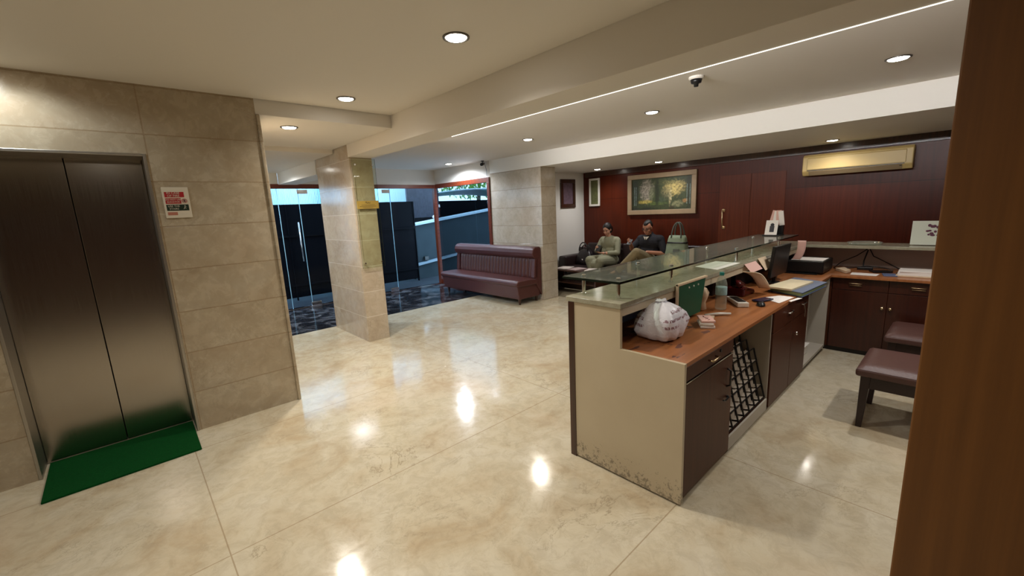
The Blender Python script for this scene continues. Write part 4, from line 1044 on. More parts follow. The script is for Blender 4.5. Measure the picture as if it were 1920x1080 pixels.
def painting_mat(y0, y1, z0, z1):
    mt, nt, b_ = new_mat('woodland_oil_painting')
    vec, s = sep_obj(nt)
    u = mathn(nt, 'DIVIDE', mathn(nt, 'SUBTRACT', y1, s[1]), y1 - y0)     # 0 left .. 1 right in view
    v = mathn(nt, 'DIVIDE', mathn(nt, 'SUBTRACT', s[2], z0), z1 - z0)
    n = N(nt, 'ShaderNodeTexNoise'); n.inputs['Scale'].default_value = 9; n.inputs['Detail'].default_value = 10; n.inputs['Roughness'].default_value = 0.8; n.inputs['Distortion'].default_value = 0.7
    nt.links.new(vec, n.inputs['Vector'])
    nz = n.outputs['Fac']
    def blob(cu, cv, ru, rv):
        du = mathn(nt, 'DIVIDE', mathn(nt, 'SUBTRACT', u, cu), ru); dv = mathn(nt, 'DIVIDE', mathn(nt, 'SUBTRACT', v, cv), rv)
        d = mathn(nt, 'ADD', mathn(nt, 'MULTIPLY', du, du), mathn(nt, 'MULTIPLY', dv, dv))
        d = mathn(nt, 'ADD', d, mathn(nt, 'MULTIPLY', mathn(nt, 'SUBTRACT', nz, 0.5), 4.5))
        return mathn(nt, 'MAXIMUM', mathn(nt, 'MINIMUM', mathn(nt, 'SUBTRACT', 1.1, d), 0.85), 0.0)
    col = mixc(nt, nz, srgb(30, 40, 26), srgb(74, 84, 50))
    for cu, cv, ru, rv, c_, k in ((0.27, 0.60, 0.14, 0.40, (176, 164, 150), .9), (0.24, 0.26, 0.14, 0.07, (196, 176, 84), .9), (0.45, 0.20, 0.2, 0.06, (92, 110, 50), .8),
                                  (0.72, 0.66, 0.19, 0.26, (206, 182, 112), .9), (0.66, 0.40, 0.03, 0.30, (216, 200, 150), .8), (0.78, 0.16, 0.11, 0.12, (156, 152, 112), .7),
                                  (0.90, 0.26, 0.05, 0.08, (206, 150, 92), .8), (0.36, 0.5, 0.07, 0.25, (92, 104, 60), .7), (0.60, 0.5, 0.09, 0.25, (112, 106, 78), .7), (0.55, 0.85, 0.25, 0.12, (84, 90, 56), .7), (0.52, 0.3, 0.10, 0.12, (70, 84, 66), .7), (0.44, 0.55, 0.045, 0.42, (26, 32, 22), .9), (0.06, 0.5, 0.07, 0.6, (24, 34, 28), .9),
                                  (0.96, 0.6, 0.05, 0.6, (42, 42, 34), .8), (0.15, 0.04, 0.3, 0.05, (30, 30, 32), .8), (0.69, 0.04, 0.05, 0.07, (52, 40, 24), .9)):
        col = mixc(nt, mathn(nt, 'MULTIPLY', blob(cu, cv, ru, rv), k), col, srgb(*c_))
    for cu in (0.045, 0.075, 0.925, 0.97):     # thin pale birch trunks
        j = mathn(nt, 'LESS_THAN', mathn(nt, 'ABSOLUTE', mathn(nt, 'SUBTRACT', u, cu)), 0.006)
        j = mathn(nt, 'MULTIPLY', j, mathn(nt, 'MULTIPLY', mathn(nt, 'GREATER_THAN', v, 0.15), mathn(nt, 'LESS_THAN', v, 0.75)))
        col = mixc(nt, mathn(nt, 'MULTIPLY', j, 0.5), col, srgb(150, 170, 165))
    nd = N(nt, 'ShaderNodeTexNoise'); nd.inputs['Scale'].default_value = 26; nd.inputs['Detail'].default_value = 8; nd.inputs['Roughness'].default_value = 0.8
    nt.links.new(vec, nd.inputs['Vector'])
    col = mixc(nt, ramp(nt, nd.outputs['Fac'], [(0.40, (0.75, 0.75, 0.75, 1)), (0.56, (0.0, 0.0, 0.0, 1))]), col, srgb(40, 44, 28))
    nt.links.new(col, b_.inputs['Base Color']); b_.inputs['Roughness'].default_value = 0.45
    return mt
t = thing('landscape_painting', 'wide woodland landscape painting in a pale wooden frame on the wood wall', 'painting', (XW, 3.92, 1.38))
frame_parts(t, XW - 0.002, 3.245, 4.585, 1.385, 2.13, 0.085, 0.05, plain('pale_gilt_frame', srgb(150, 128, 100), 0.45, noise=0.15, nscale=12))
b = MB(); b.box(XW - 0.022, XW - 0.012, 3.33, 4.50, 1.47, 2.045); b.build('canvas', painting_mat(3.33, 4.50, 1.47, 2.045), t)
t = thing('framed_print', 'narrow white-framed print on the wood wall left of the landscape painting', 'picture', (XW, 5.38, 1.58))
frame_parts(t, XW - 0.002, 5.255, 5.52, 1.585, 2.15, 0.04, 0.03, 'white_plastic')
M['print_green'] = plain('green_print', srgb(96, 98, 62), 0.4, noise=0.7, nscale=22)
b = MB(); b.box(XW - 0.012, XW - 0.006, 5.295, 5.48, 1.625, 2.11); b.build('print', 'print_green', t)
t = thing('framed_photograph', 'dark-framed upright photograph on the white lounge wall', 'picture', (6.85, YW, 1.58))
b = MB(); x0, x1, z0, z1, wd = 6.63, 7.09, 1.58, 2.15, 0.075
b.box(x0, x1, YW - 0.03, YW - 0.001, z0, z0 + wd); b.box(x0, x1, YW - 0.03, YW - 0.001, z1 - wd, z1); b.box(x0, x0 + wd, YW - 0.03, YW - 0.001, z0 + wd, z1 - wd); b.box(x1 - wd, x1, YW - 0.03, YW - 0.001, z0 + wd, z1 - wd)
b.build('frame', 'dark_wood', t, bevel=0.006)
b = MB(); b.box(x0 + wd, x1 - wd, YW - 0.014, YW - 0.008, z0 + wd, z1 - wd); b.build('photo', plain('purple_print', srgb(104, 84, 96), 0.35, noise=0.6, nscale=16), t)
dw = bpy.data.objects.new('door_1', None); COL.objects.link(dw); dw.location = (XW, 2.4, 0); dw['kind'] = 'structure'
M['door_wood'] = wood('door_veneer', srgb(84, 34, 15), srgb(102, 44, 21), 0.36, 2, 1.0, 0.0, spec=0.22)
for y0_, y1_ in ((1.925, 2.398), (2.402, 2.87)):
    b = MB(); b.box(XW - 0.008, XW, y0_, y1_, 0.09, 1.98); b.build('door_leaf', 'door_wood', dw, bevel=0.002)
b = MB(); x_ = XW - 0.008
b.tube([(x_, 2.80, 1.42), (x_ - 0.05, 2.80, 1.42), (x_ - 0.055, 2.795, 1.28), (x_ - 0.05, 2.79, 1.14), (x_, 2.79, 1.14)], 0.011, 10)
b.lathe((x_, 2.80, 1.42), [(0.03, -0.001), (0.03, -0.006), (0.01, -0.01)], 16, 'x'); b.lathe((x_, 2.79, 1.14), [(0.03, -0.001), (0.03, -0.006), (0.01, -0.01)], 16, 'x')
b.build('door_handle', 'brass', dw, smooth=True)

# ================================================================== LOUNGE SOFA, TABLE
t = thing('lounge_sofa', 'low dark leather sofa along the wood wall with two people on it', 'sofa', (6.95, 4.2, 0))
b = MB(); b.box(6.50, 7.36, 2.75, 5.655, 0.05, 0.27); b.build('base', 'lounge_leather', t, bevel=0.02)
for k in range(3):
    b = MB(); b.box(6.47, 7.20, 2.96 + 0.83 * k, 3.78 + 0.83 * k, 0.2705, 0.43); b.build('seat_cushion', 'lounge_leather', t, bevel=0.035, seg=4)
    b = MB(); b.obox((7.245, 3.37 + 0.83 * k, 0.62), (0.15, 0.82, 0.44), (0, 0.10, 0)); b.build('back_cushion', 'lounge_leather', t, bevel=0.04, seg=4)
b = MB(); b.box(7.18, 7.375, 2.75, 5.655, 0.27, 0.74); b.build('back_frame', 'lounge_leather', t, bevel=0.02)
for y_ in (2.75, 5.455):
    b = MB(); b.box(6.49, 7.18, y_, y_ + 0.20, 0.2705, 0.62); b.build('armrest', 'lounge_leather', t, bevel=0.04, seg=4)
t = thing('coffee_table', 'dark low coffee table with a lower shelf beside the stone column', 'table', (6.15, 5.0, 0))
b = MB(); b.box(5.93, 6.36, 4.32, 5.42, 0.425, 0.45); b.build('table_top', 'dark_wood', t, bevel=0.004)
b = MB(); b.box(5.95, 6.34, 4.34, 5.40, 0.20, 0.222); b.build('shelf', 'dark_wood', t, bevel=0.003)
b = MB(); b.box(5.945, 6.345, 4.335, 4.36, 0.0, 0.4245); b.build('side_panel', 'dark_wood', t)
b = MB(); b.box(5.945, 6.345, 5.38, 5.405, 0.0, 0.4245); b.build('side_panel', 'dark_wood', t)
b = MB(); b.box(6.32, 6.34, 4.36, 5.38, 0.02, 0.19); b.build('back_panel', 'dark_wood', t)
for k, (x, y, rz, mt_, lab) in enumerate(((6.14, 5.18, 0.2, 'paper', 'folded newspaper at the column end of the coffee table'), (6.12, 4.88, -0.15, 'pink_paper', 'printed newspaper in the middle of the coffee table'), (6.16, 4.55, 0.35, 'paper', 'white magazine at the near end of the coffee table'))):
    b = MB(); b.obox((x, y, 0.4505 + 0.006), (0.30, 0.24, 0.010), (0, 0, rz)); o = b.build('newspaper', plain('newsprint_%s' % 'abc'[k], srgb(216, 206, 200) if k != 1 else srgb(180, 160, 160), 0.7, noise=0.25, nscale=35), bevel=0.002); tag(o, lab, 'newspaper', 'newspapers on the coffee table')

# ================================================================== PEOPLE
def capsule(bm, p0, r0, p1, r1):
    pts = []
    for p, r in ((Vector(p0), r0), (Vector(p1), r1)):
        for i in range(1, 6):
            ph = -PI / 2 + PI * i / 6
            for k in range(10):
                a = 2 * PI * k / 10
                pts.append(p + Vector((r * math.cos(ph) * math.cos(a), r * math.cos(ph) * math.sin(a), r * math.sin(ph))))
        pts += [p + Vector((0, 0, r)), p - Vector((0, 0, r))]
    vs_ = [bm.verts.new(q) for q in pts]
    r = bmesh.ops.convex_hull(bm, input=vs_, use_existing_faces=False)
    junk = [g for g in r.get('geom_interior', []) if isinstance(g, bmesh.types.BMVert)]
    if junk: bmesh.ops.delete(bm, geom=junk, context='VERTS')

def blob(name, caps, mat, parent, voxel=0.008, smooth_it=4, ells=(), classify=None, cut=None):
    bm = bmesh.new()
    for c_ in caps: 
        b2 = bmesh.new(); capsule(b2, *c_); me_ = bpy.data.meshes.new('tmp'); b2.to_mesh(me_); b2.free(); bm.from_mesh(me_); bpy.data.meshes.remove(me_)
    for (c0, r0, rot) in ells:
        q = MB(); q.ell(c0, r0, 18, 12, rot); me_ = bpy.data.meshes.new('tmp'); me_.from_pydata(q.v, [], q.f); bm.from_mesh(me_); bpy.data.meshes.remove(me_)
    me = bpy.data.meshes.new(name + '_src'); bm.to_mesh(me); bm.free()
    o = bpy.data.objects.new(name + '_src', me); COL.objects.link(o)
    md = o.modifiers.new('r', 'REMESH'); md.mode = 'VOXEL'; md.voxel_size = voxel; md.use_smooth_shade = True
    ms = o.modifiers.new('s', 'SMOOTH'); ms.factor = 0.6; ms.iterations = smooth_it
    dg = bpy.context.evaluated_depsgraph_get(); dg.update()
    ev = o.evaluated_get(dg)
    out = bpy.data.meshes.new_from_object(ev)
    out.name = name
    bpy.data.objects.remove(o); bpy.data.meshes.remove(me)
    out.materials.clear()
    for mt in (mat if isinstance(mat, (list, tuple)) else [mat]): out.materials.append(M[mt] if isinstance(mt, str) else mt)
    for p in out.polygons:
        p.use_smooth = True
        p.material_index = classify(p.center) if classify else 0
    r = bpy.data.objects.new(name, out); COL.objects.link(r)
    if parent is not None: local(r, parent)
    return r

def hand(wrist, direction, palm_n, side, caps, curl=0.6, s=1.0):
    # wrist: point, direction: pointing of the fingers, palm_n: way the palm faces, side: +1 thumb on the cross side
    d = Vector(direction).normalized(); n = Vector(palm_n).normalized(); n = (n - d * n.dot(d)).normalized()
    sd = d.cross(n).normalized() * side
    wv = Vector(wrist)
    pc = wv + d * 0.045 * s
    for k in (-1, -0.3, 0.35, 1):
        caps.append((wv + d * 0.01 * s + sd * 0.018 * k * s, 0.015 * s, wv + d * 0.085 * s + sd * 0.029 * k * s, 0.011 * s))
    for k, L in ((1, 0.070), (0.35, 0.080), (-0.3, 0.074), (-1, 0.056)):
        base = wv + d * 0.088 * s + sd * 0.030 * k * s; a = 0; p = base
        for j, fr in enumerate((0.45, 0.32, 0.23)):
            a += curl * (0.7 if j == 0 else 1.0)
            q = p + (d * math.cos(a) + n * math.sin(a)) * L * fr * s + sd * 0.002 * k
            caps.append((p, (0.0085 - 0.001 * j) * s, q, (0.0078 - 0.001 * j) * s)); p = q
    b0 = wv + d * 0.025 * s + sd * 0.026 * s
    b1 = b0 + (d * 0.6 + sd * 0.75 + n * 0.25).normalized() * 0.038 * s
    b2 = b1 + (d * 0.85 + sd * 0.05 + n * 0.5).normalized() * 0.030 * s
    caps.append((b0, 0.012 * s, b1, 0.0095 * s)); caps.append((b1, 0.0095 * s, b2, 0.008 * s))

def head_geo(c, yawr, pitchr, caps, ells, s=1.0):
    # c: head centre; face looks along -x before yaw, pitched down by pitchr
    Rm = Euler((0, 0, yawr)).to_matrix() @ Euler((0, -pitchr, 0)).to_matrix()
    def P(x, y, z): return Vector(c) + Rm @ (Vector((-x, y, z)) * s)
    e = Rm.to_euler()
    ells.append((P(-0.010, 0, 0.022), (0.095 * s, 0.074 * s, 0.092 * s), e))
    ells.append((P(0.022, 0, -0.030), (0.066 * s, 0.060 * s, 0.082 * s), e))
    ells.append((P(0.050, 0, -0.082), (0.032 * s, 0.034 * s, 0.026 * s), e))
    caps.append((P(0.086, 0, 0.012), 0.008 * s, P(0.104, 0, -0.026), 0.0125 * s))      # nose
    caps.append((P(0.096, -0.010, -0.028), 0.008 * s, P(0.096, 0.010, -0.028), 0.008 * s))
    caps.append((P(0.082, -0.018, -0.058), 0.008 * s, P(0.082, 0.018, -0.058), 0.008 * s))  # lips
    caps.append((P(0.072, -0.036, 0.024), 0.010 * s, P(0.072, 0.036, 0.024), 0.010 * s))  # brow
    for sy in (-1, 1):
        caps.append((P(-0.004, 0.077 * sy, 0.012), 0.010 * s, P(-0.006, 0.079 * sy, -0.022), 0.008 * s))
        caps.append((P(0.06, 0.034 * sy, -0.024), 0.022 * s, P(0.045, 0.045 * sy, -0.03), 0.02 * s))
    return P, e

# ---- woman with phone (own coordinates: x towards the wall, y along the wall, faces -x)
WX, WY = 7.02, 4.80
t = thing('person', 'woman in a sage green tunic sitting cross-ankled looking at a phone', 'person', (WX, WY, 0))
caps = []; ells = []
ells += [((0, 0, 0.52), (0.15, 0.19, 0.12), (0, 0, 0)), ((0.04, 0, 0.68), (0.12, 0.15, 0.17), (0, 0.15, 0)), ((0.05, 0, 0.86), (0.11, 0.165, 0.14), (0, 0.05, 0))]
caps += [((0.05, -0.15, 0.92), 0.055, (0.05, 0.15, 0.92), 0.055), ((0.04, 0, 0.93), 0.052, (0.0, 0, 1.04), 0.045)]
for sy in (-1, 1):
    caps += [((0.02, 0.09 * sy, 0.50), 0.095, (-0.44, 0.12 * sy, 0.555), 0.062), ((-0.44, 0.12 * sy, 0.555), 0.060, (-0.50, -0.05 * sy, 0.10), 0.038),
             ((-0.49, -0.05 * sy, 0.07), 0.036, (-0.63, -0.07 * sy, 0.035), 0.028)]
# arms: person's right arm is at +y, left arm at -y
RE, RW = (-0.06, 0.235, 0.70), (-0.27, 0.07, 0.745)
LE, LW = (-0.04, -0.235, 0.68), (-0.27, -0.06, 0.69)
caps += [((0.05, 0.175, 0.91), 0.050, RE, 0.038), (RE, 0.036, RW, 0.025), ((0.05, -0.175, 0.91), 0.050, LE, 0.038), (LE, 0.036, LW, 0.025)]
hand(RW, (-0.8, -0.35, 0.4), (0.3, -0.6, 0.6), 1, caps, 0.75, 0.95)
hand(LW, (-0.75, 0.5, 0.15), (0.1, 0.2, 1), 1, caps, 0.55, 0.95)
hc = (-0.035, 0.005, 1.125)
P, e = head_geo(hc, 0.10, 0.42, caps, ells, 0.98)
def wcl(c_):
    if c_.z < 0.115 and c_.x < -0.42: return 1
    return 0
blob('body', caps, ['skin_f', 'black'], t, 0.0065, 3, ells, wcl)
# tunic and trousers as clothing over the body
caps = []; ells = []
ells += [((0.0, 0, 0.53), (0.175, 0.215, 0.13), (0, 0, 0)), ((0.04, 0, 0.68), (0.14, 0.175, 0.18), (0, 0.15, 0)), ((0.045, 0, 0.86), (0.132, 0.188, 0.152), (0, 0.05, 0))]
caps += [((0.05, -0.155, 0.915), 0.073, (0.05, 0.155, 0.915), 0.073), ((0.045, 0, 0.93), 0.060, (0.035, 0, 0.965), 0.052),
         ((0.05, 0.18, 0.905), 0.062, RE, 0.052), (RE, 0.050, Vector(RE).lerp(Vector(RW), 0.62), 0.044),
         ((0.05, -0.18, 0.905), 0.062, LE, 0.052), (LE, 0.050, Vector(LE).lerp(Vector(LW), 0.62), 0.044)]
for sy in (-1, 1):
    caps += [((0.0, 0.09 * sy, 0.52), 0.12, (-0.445, 0.125 * sy, 0.56), 0.092)]
caps += [((-0.40, -0.10, 0.56), 0.085, (-0.46, -0.06, 0.36), 0.085), ((-0.40, 0.10, 0.56), 0.085, (-0.46, 0.07, 0.36), 0.085), ((-0.2, 0.05, 0.50), 0.10, (-0.43, 0.0, 0.47), 0.11)]
blob('tunic', caps, 'kurta', t, 0.009, 5, ells)
caps = []
for sy in (-1, 1): caps += [((-0.445, 0.12 * sy, 0.54), 0.088, (-0.498, -0.045 * sy, 0.17), 0.064)]
blob('trousers', caps, 'kurta', t, 0.009, 4)
# hair: cap, bun, eyes, brows, lips
caps = []; ells = [(P(-0.026, 0, 0.040), (0.098, 0.086, 0.092), e), (P(-0.050, 0, -0.005), (0.075, 0.092, 0.105), e), (P(0.0, 0, 0.075), (0.062, 0.06, 0.035), e)]
caps += [(P(-0.09, 0.0, -0.03), 0.045, P(-0.085, 0.01, -0.09), 0.035)]
blob('hair', caps, 'hair', t, 0.007, 3, ells)
b = MB()
for sy in (-1, 1): b.ell(P(0.081, 0.029 * sy, 0.004), (0.006, 0.012, 0.005), 10, 6, e)
local(b.build('eyes', 'black', None, smooth=True), t)
b = MB()
for sy in (-1, 1): b.tube([P(0.084, 0.014 * sy, 0.026), P(0.084, 0.03 * sy, 0.032), P(0.074, 0.046 * sy, 0.028)], 0.0035, 6)
local(b.build('eyebrows', 'hair', None), t)
b = MB(); b.tube([P(0.088, -0.018, -0.059), P(0.0925, 0, -0.057), P(0.088, 0.018, -0.059)], [0.003, 0.0055, 0.003], 8); local(b.build('lips', plain('lips', srgb(140, 60, 60), 0.4), None, smooth=True), t)
b = MB(); lw = Vector(LE).lerp(Vector(LW), 0.90); dd = (Vector(LW) - Vector(LE)).normalized()
b.tube([lw - dd * 0.008, lw + dd * 0.008], 0.031, 18); local(b.build('bangle', 'chrome', None), t)
ph = Vector(RW) + Vector((-0.075, -0.075, 0.045))
t2 = thing('mobile_phone', 'black phone held in the hand of the woman in green', 'phone', (WX + ph.x, WY + ph.y, ph.z))
b = MB(); b.obox((0, 0, 0), (0.012, 0.072, 0.145), (0.1, 0.75, 0.3)); local(b.build('phone_body', 'black', None, bevel=0.004), t2)

# ---- man with phone
MX, MY = 7.02, 3.93
t = thing('person', 'man in a dark polo shirt and khaki trousers with one leg crossed over', 'person', (MX, MY, 0))
caps = []; ells = []
ells += [((0, 0, 0.53), (0.16, 0.19, 0.13), (0, 0, 0)), ((0.03, 0, 0.70), (0.135, 0.17, 0.19), (0, 0.12, 0)), ((0.04, 0, 0.89), (0.125, 0.19, 0.14), (0, 0.05, 0))]
caps += [((0.05, -0.18, 0.95), 0.062, (0.05, 0.18, 0.95), 0.062), ((0.04, 0, 0.96), 0.062, (-0.01, 0, 1.07), 0.056)]
# left leg (at -y) crosses over to +y; right leg planted
LK, LA = (-0.46, -0.02, 0.755), (-0.62, 0.26, 0.43)
RK, RA = (-0.48, 0.08, 0.53), (-0.46, 0.08, 0.09)
caps += [((0.02, -0.10, 0.53), 0.105, LK, 0.068), (LK, 0.066, LA, 0.040), (LA, 0.036, (-0.70, 0.33, 0.39), 0.030),
         ((0.02, 0.10, 0.52), 0.105, RK, 0.066), (RK, 0.064, RA, 0.042), ((-0.45, 0.08, 0.07), 0.042, (-0.63, 0.10, 0.04), 0.032)]
RE, RW = (-0.08, 0.30, 0.78), (-0.30, 0.20, 0.90)
LE, LW = (0.0, -0.30, 0.70), (-0.24, -0.10, 0.745)
caps += [((0.05, 0.20, 0.94), 0.058, RE, 0.046), (RE, 0.043, RW, 0.030), ((0.05, -0.20, 0.94), 0.058, LE, 0.046), (LE, 0.044, LW, 0.030)]
hand(RW, (-0.85, -0.1, 0.35), (0.2, -0.7, 0.5), 1, caps, 0.8, 1.05)
hand(LW, (-0.8, 0.55, 0.05), (0, 0, -1), -1, caps, 0.35, 1.05)
hc = (-0.06, 0.0, 1.16)
P, e = head_geo(hc, 0.05, 0.38, caps, ells, 1.04)
def mcl(c_):
    if (c_.z < 0.115 and c_.x < -0.35): return 1
    return 0
blob('body', caps, ['skin_m', 'black'], t, 0.0065, 3, ells, mcl)
caps = []; ells = []
ells += [((0.0, 0, 0.56), (0.175, 0.205, 0.11), (0, 0, 0)), ((0.03, 0, 0.70), (0.155, 0.195, 0.19), (0, 0.12, 0)), ((0.04, 0, 0.89), (0.148, 0.212, 0.165), (0, 0.05, 0))]
caps += [((0.05, -0.185, 0.945), 0.086, (0.05, 0.185, 0.945), 0.086), ((0.045, 0, 0.97), 0.092, (0.02, 0, 1.035), 0.074),
         ((0.05, 0.205, 0.935), 0.070, Vector((0.05, 0.20, 0.94)).lerp(Vector(RE), 0.85), 0.066), ((0.05, -0.205, 0.935), 0.070, Vector((0.05, -0.20, 0.94)).lerp(Vector(LE), 0.85), 0.066)]
blob('polo_shirt', caps, 'navy', t, 0.009, 4, ells)
caps = [((0.03, -0.10, 0.53), 0.122, LK, 0.086), (LK, 0.084, Vector(LK).lerp(Vector(LA), 0.92), 0.060), ((0.03, 0.10, 0.52), 0.122, RK, 0.084), (RK, 0.082, Vector(RK).lerp(Vector(RA), 0.9), 0.062), ((0.02, -0.1, 0.52), 0.13, (0.02, 0.1, 0.52), 0.13)]
blob('trousers', caps, 'khaki', t, 0.009, 4)
caps = [(LA, 0.044, Vector(LA) + Vector((-0.03, 0.04, -0.03)), 0.044), (Vector(LA) + Vector((-0.02, 0.03, -0.03)), 0.044, (-0.73, 0.36, 0.36), 0.036)]
blob('shoe', caps, 'chappal', t, 0.007, 2) if 'chappal' in M else blob('shoe', caps, 'black', t, 0.007, 2)
blob('shoe', [((-0.44, 0.08, 0.055), 0.050, (-0.64, 0.10, 0.042), 0.040)], 'black', t, 0.007, 2)
caps = [(P(-0.05, 0, 0.06), 0.072, P(0.03, 0, 0.082), 0.045)]; ells = [(P(-0.040, 0, 0.034), (0.090, 0.083, 0.085), e)]
blob('hair', caps, 'hair', t, 0.007, 2, ells)
b = MB()
for sy in (-1, 1):
    c0 = P(0.095, 0.032 * sy, 0.004)
    q = [P(0.096, 0.032 * sy + 0.022 * math.cos(a), 0.004 + 0.016 * math.sin(a)) for a in [2 * PI * k / 18 for k in range(18)]]
    b.tube(q, 0.0028, 6, closed=True)
    b.tube([P(0.093, 0.054 * sy, 0.010), P(0.0, 0.080 * sy, 0.012)], 0.0024, 6)
b.tube([P(0.096, -0.010, 0.008), P(0.096, 0.010, 0.008)], 0.0026, 6)
local(b.build('glasses', 'black', None, smooth=True), t)
b = MB()
for sy in (-1, 1): b.ell(P(0.084, 0.030 * sy, 0.004), (0.006, 0.012, 0.005), 10, 6, e)
local(b.build('eyes', 'black', None, smooth=True), t)
b = MB()
for sy in (-1, 1): b.tube([P(0.086, 0.014 * sy, 0.030), P(0.086, 0.03 * sy, 0.036), P(0.076, 0.048 * sy, 0.030)], 0.0045, 6)
local(b.build('eyebrows', 'hair', None), t)
b = MB(); b.tube([P(0.089, -0.020, -0.059), P(0.093, 0, -0.058), P(0.089, 0.020, -0.059)], [0.003, 0.005, 0.003], 8); local(b.build('lips', plain('lips_brown', srgb(120, 62, 54), 0.4), None, smooth=True), t)
b = MB()
b.add([(-0.095, 0.055, 1.01), (-0.12, 0.012, 0.95), (-0.108, 0.0, 1.0)], [(0, 1, 2)]); b.add([(-0.095, -0.055, 1.01), (-0.12, -0.012, 0.95), (-0.108, 0.0, 1.0)], [(0, 2, 1)])
local(b.build('white_collar', 'white_plastic', None, solid=0.012), t)
ph = Vector(RW) + Vector((-0.09, -0.04, 0.03))
t2 = thing('mobile_phone', 'black phone in the raised hand of the man in the dark shirt', 'phone', (MX + ph.x, MY + ph.y, ph.z))
b = MB(); b.obox((0, 0, 0), (0.012, 0.072, 0.14), (0.1, 0.9, 0.2)); local(b.build('phone_body', 'black', None, bevel=0.004), t2)

# ---- bags on the lounge sofa
t = thing('black_handbag', 'black leather handbag with buckles at the end of the lounge sofa', 'handbag', (6.86, 5.25, 0.43))
b = MB(); lumpy(b, (6.86, 5.25, 0.431), [(0.10, 0), (0.135, 0.015), (0.14, 0.08), (0.125, 0.17), (0.10, 0.25), (0.07, 0.29)], 0.85, 1.45, 40, 0.05, 1.4, 2, 0.5, (0.25, 0.1))
b.build('bag_body', plain('black_bag_leather', srgb(34, 28, 30), 0.35, bump=0.4, bscale=30), t, smooth=True)
for dx, h in ((-0.03, 0.17), (0.05, 0.12)):
    b = MB(); b.tube([(6.90 + dx, 5.40 + 0.12 * math.cos(a) * 0.9 - 0.10, 0.70 + h * math.sin(a)) for a in [PI * k / 14 for k in range(15)]], 0.011, 8); b.build('handle', 'black', t, smooth=True)
for y_ in (5.14, 5.25):
    b = MB(); b.ell((6.76, y_, 0.53), (0.012, 0.022, 0.022)); b.build('buckle', 'chrome', t, smooth=True)
t = thing('green_tote_bag', 'pale green tote bag with long handles standing on the lounge sofa', 'tote bag', (6.95, 3.38, 0.43))
M['tote'] = plain('pale_green_canvas', srgb(138, 152, 128), 0.8, bump=0.5, bscale=18)
b = MB(); lumpy(b, (6.93, 3.37, 0.431), [(0.12, 0), (0.18, 0.015), (0.195, 0.10), (0.19, 0.26), (0.165, 0.42), (0.135, 0.55), (0.120, 0.60)], 0.55, 1.10, 40, 0.05, 1.4, 6, 0.5, (0.08, 0.0))
b.build('bag_body', 'tote', t, smooth=True)
b = MB(); lumpy(b, (6.968, 3.37, 0.431 + 0.47), [(0.158, 0), (0.160, 0.004), (0.157, 0.020), (0.150, 0.024)], 0.58, 1.12, 40, 0.05, 1.4, 6, 0.5)
b.build('dark_band', 'black', t, smooth=True)
for dx in (-0.075, 0.07):
    b = MB(); b.tube([(6.985 + dx * (1 - 0.6 * math.sin(PI * k / 16)), 3.37 + 0.085 * math.cos(PI * k / 16), 0.99 + 0.26 * math.sin(PI * k / 16)) for k in range(17)], 0.012, 8); b.build('handle', plain('grey_green_strap', srgb(84, 92, 84), 0.8), t, smooth=True)
b = MB(); b.obox((6.835, 3.33, 0.76), (0.012, 0.10, 0.10), (0, 0.12, 0)); b.build('badge', plain('grey_badge', srgb(92, 96, 88), 0.6), t)

# ================================================================== OUTSIDE
b = MB(); b.box(-2.0, 14.0, 8.302, 16.0, -0.16, -0.04); struct('ground_outside', b, plain('wet_concrete', srgb(44, 48, 54), 0.5, spec=0.25, noise=0.4, nscale=3))
t = thing('metal_gate', 'tall black sheet metal gate outside the glass entrance', 'gate', (3.0, 9.25, -0.04))
M['gate'] = plain('black_painted_metal', srgb(9, 9, 13), 0.7, spec=0.04)
for k in range(5):
    xa = 0.6 + 0.945 * k
    b = MB(); b.box(xa, xa + 0.925, 9.24, 9.26, 0.02, 1.90); b.build('sheet', 'gate', t)
    b = MB(); b.box(xa + 0.925, xa + 0.945, 9.22, 9.28, -0.04, 1.90); b.build('post', 'gate', t)
b = MB(); b.box(0.6, 5.32, 9.215, 9.24, 0.25, 0.29); b.box(0.6, 5.32, 9.215, 9.24, 1.25, 1.29); b.build('rail', 'gate', t)
b = MB()
for k in range(150):
    xa = 0.4 + k * 0.036
    b.prism([(xa, 10.3), (xa + 0.036, 10.3), (xa + 0.036, 10.31), (xa + 0.018, 10.28)], -0.04, 3.2)
o = b.build('corrugated_fence', plain('pale_blue_sheet', srgb(205, 228, 240), 0.5)); tag(o, 'pale blue corrugated sheet fence rising behind the black gate', 'fence')
t = thing('turquoise_panel', 'turquoise panel leaning behind the black gate on the left', 'panel', (2.75, 10.1, -0.04))
b = MB(); b.box(2.2, 2.42, 10.05, 10.08, -0.04, 3.0); b.build('sheet', plain('turquoise_sheet', srgb(40, 190, 180), 0.5), t)
b = MB(); b.box(3.45, 3.95, 10.05, 10.08, -0.04, 3.0); b.build('sheet', 'turquoise', t) if 'turquoise' in M else b.build('sheet', plain('turquoise_sheet_b', srgb(60, 196, 190), 0.5), t)
b = MB()
for k in range(24):
    xa = 5.36 + k * 0.04
    b.prism([(xa, 9.62), (xa + 0.04, 9.62), (xa + 0.04, 9.63), (xa + 0.02, 9.595)], 1.50, 3.2)
o = b.build('dark_corrugated_sheet', plain('dark_sheet', srgb(62, 62, 72), 0.4, noise=0.5, nscale=14)); tag(o, 'dark corrugated sheet hanging above the retaining wall outside', 'sheet')
t = thing('retaining_wall', 'grey green sloping retaining wall with two pale ledges outside the window', 'wall', (7.5, 9.6, -0.04))
def slope(x): return 1.30 + 0.115 * (x - 5.35)
b = MB(); b.prism([(5.35, -0.04), (13.5, -0.04), (13.5, slope(13.5)), (5.35, slope(5.35))], 9.45, 9.75, 'y'); b.build('wall_face', plain('grey_green_render', srgb(44, 53, 58), 0.8, spec=0.1, noise=0.2, nscale=4), t)
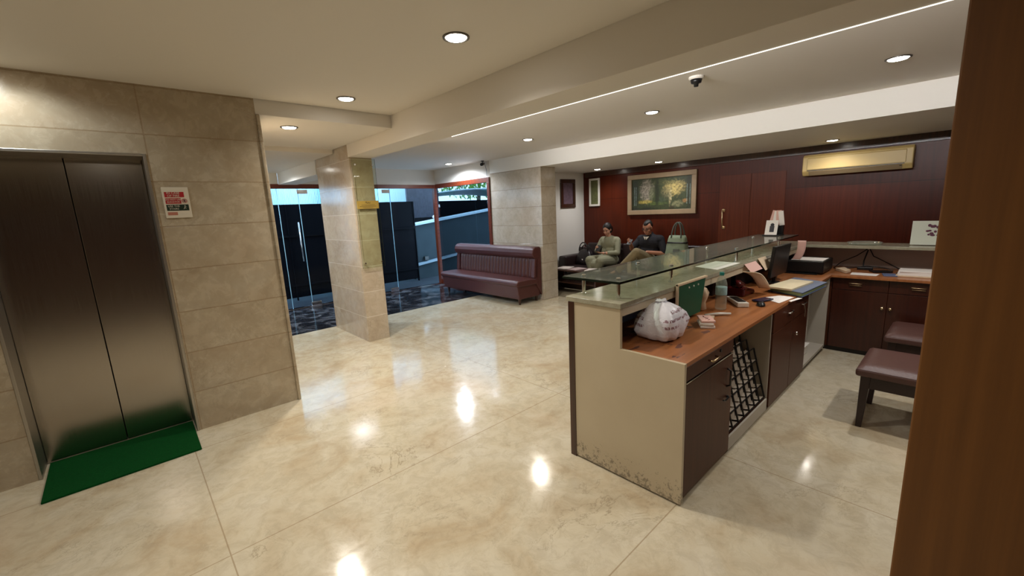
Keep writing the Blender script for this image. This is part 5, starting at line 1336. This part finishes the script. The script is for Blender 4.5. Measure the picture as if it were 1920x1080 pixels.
b = MB(); b.prism([(5.35, slope(5.35) + .001), (13.5, slope(13.5) + .001), (13.5, slope(13.5) + 0.05), (5.35, slope(5.35) + 0.05)], 9.38, 9.75, 'y'); b.build('coping', plain('white_coping', srgb(150, 168, 180), 0.5), t)
b = MB(); b.prism([(5.35, 0.30), (13.5, 0.30 + 0.115 * 8.15), (13.5, 0.36 + 0.115 * 8.15), (5.35, 0.36)], 9.36, 9.449, 'y'); b.build('ledge', plain('pale_ledge', srgb(110, 126, 138), 0.5), t)
b = MB(); b.box(5.60, 5.72, 9.355, 9.42, 0.42, 0.52); o = b.build('wall_lamp', 'black', bevel=0.01); tag(o, 'small dark box lamp on the lower ledge of the outside wall', 'lamp')
b = MB(); b.ell((6.05, 9.45, 1.50), (0.07, 0.05, 0.05)); o = b.build('stone_lump', 'white_plastic', smooth=True); tag(o, 'small pale stone resting on top of the outside wall', 'stone')
t = thing('white_canopy', 'white curved canopy roof beyond the wall outside the side window', 'canopy', (9.0, 11.0, 1.5))
b = MB()
def can(u, v): return (6.8 + 4.2 * u, 10.8 + 1.2 * v, 2.02 + 0.28 * math.sin(PI * (0.15 + 0.75 * u)) - 0.12 * v)
b.grid(can, 20, 4); b.build('roof_sheet', plain('white_sheet_metal', srgb(200, 212, 220), 0.4), t, smooth=True, solid=0.03)
for x in (7.2, 10.5):
    b = MB(); b.cyl((x, 11.2, -0.04), (x, 11.2, 2.08), 0.03); b.build('post', 'gate', t)
b = MB(); b.box(6.2, 13.6, 12.6, 12.7, -0.04, 2.0); o = b.build('dark_fence', 'gate'); tag(o, 'dark boundary fence behind the white canopy outside', 'fence')
t = thing('tree', 'leafy green tree above the white canopy outside the side window', 'tree', (11.5, 14.5, -0.04))
b = MB(); b.tube([(11.5, 14.5, -0.04), (11.45, 14.5, 1.2), (11.6, 14.5, 2.4), (11.7, 14.5, 3.4)], [0.14, 0.11, 0.08, 0.04], 10); b.build('trunk', plain('bark', srgb(70, 56, 42), 0.9), t)
random.seed(11); b = MB()
for k in range(1700):
    a = random.uniform(0, 2 * PI); ph_ = math.acos(random.uniform(-1, 1)); r = 1.0 * random.random() ** 0.4
    c0 = Vector((11.4 + 2.6 * r * math.sin(ph_) * math.cos(a), 14.5 + 1.2 * r * math.sin(ph_) * math.sin(a), 3.2 + 1.1 * r * math.cos(ph_)))
    e_ = Euler((random.uniform(0, 3), random.uniform(0, 3), random.uniform(0, 3))).to_matrix(); L = 0.10
    b.add([c0 + e_ @ Vector(q) for q in ((-L, 0, 0), (0, L * .4, .01), (L, 0, 0), (0, -L * .4, .01))], [(0, 1, 2, 3)])
b.build('foliage', plain('leaf_green', srgb(120, 170, 70), 0.6), t)
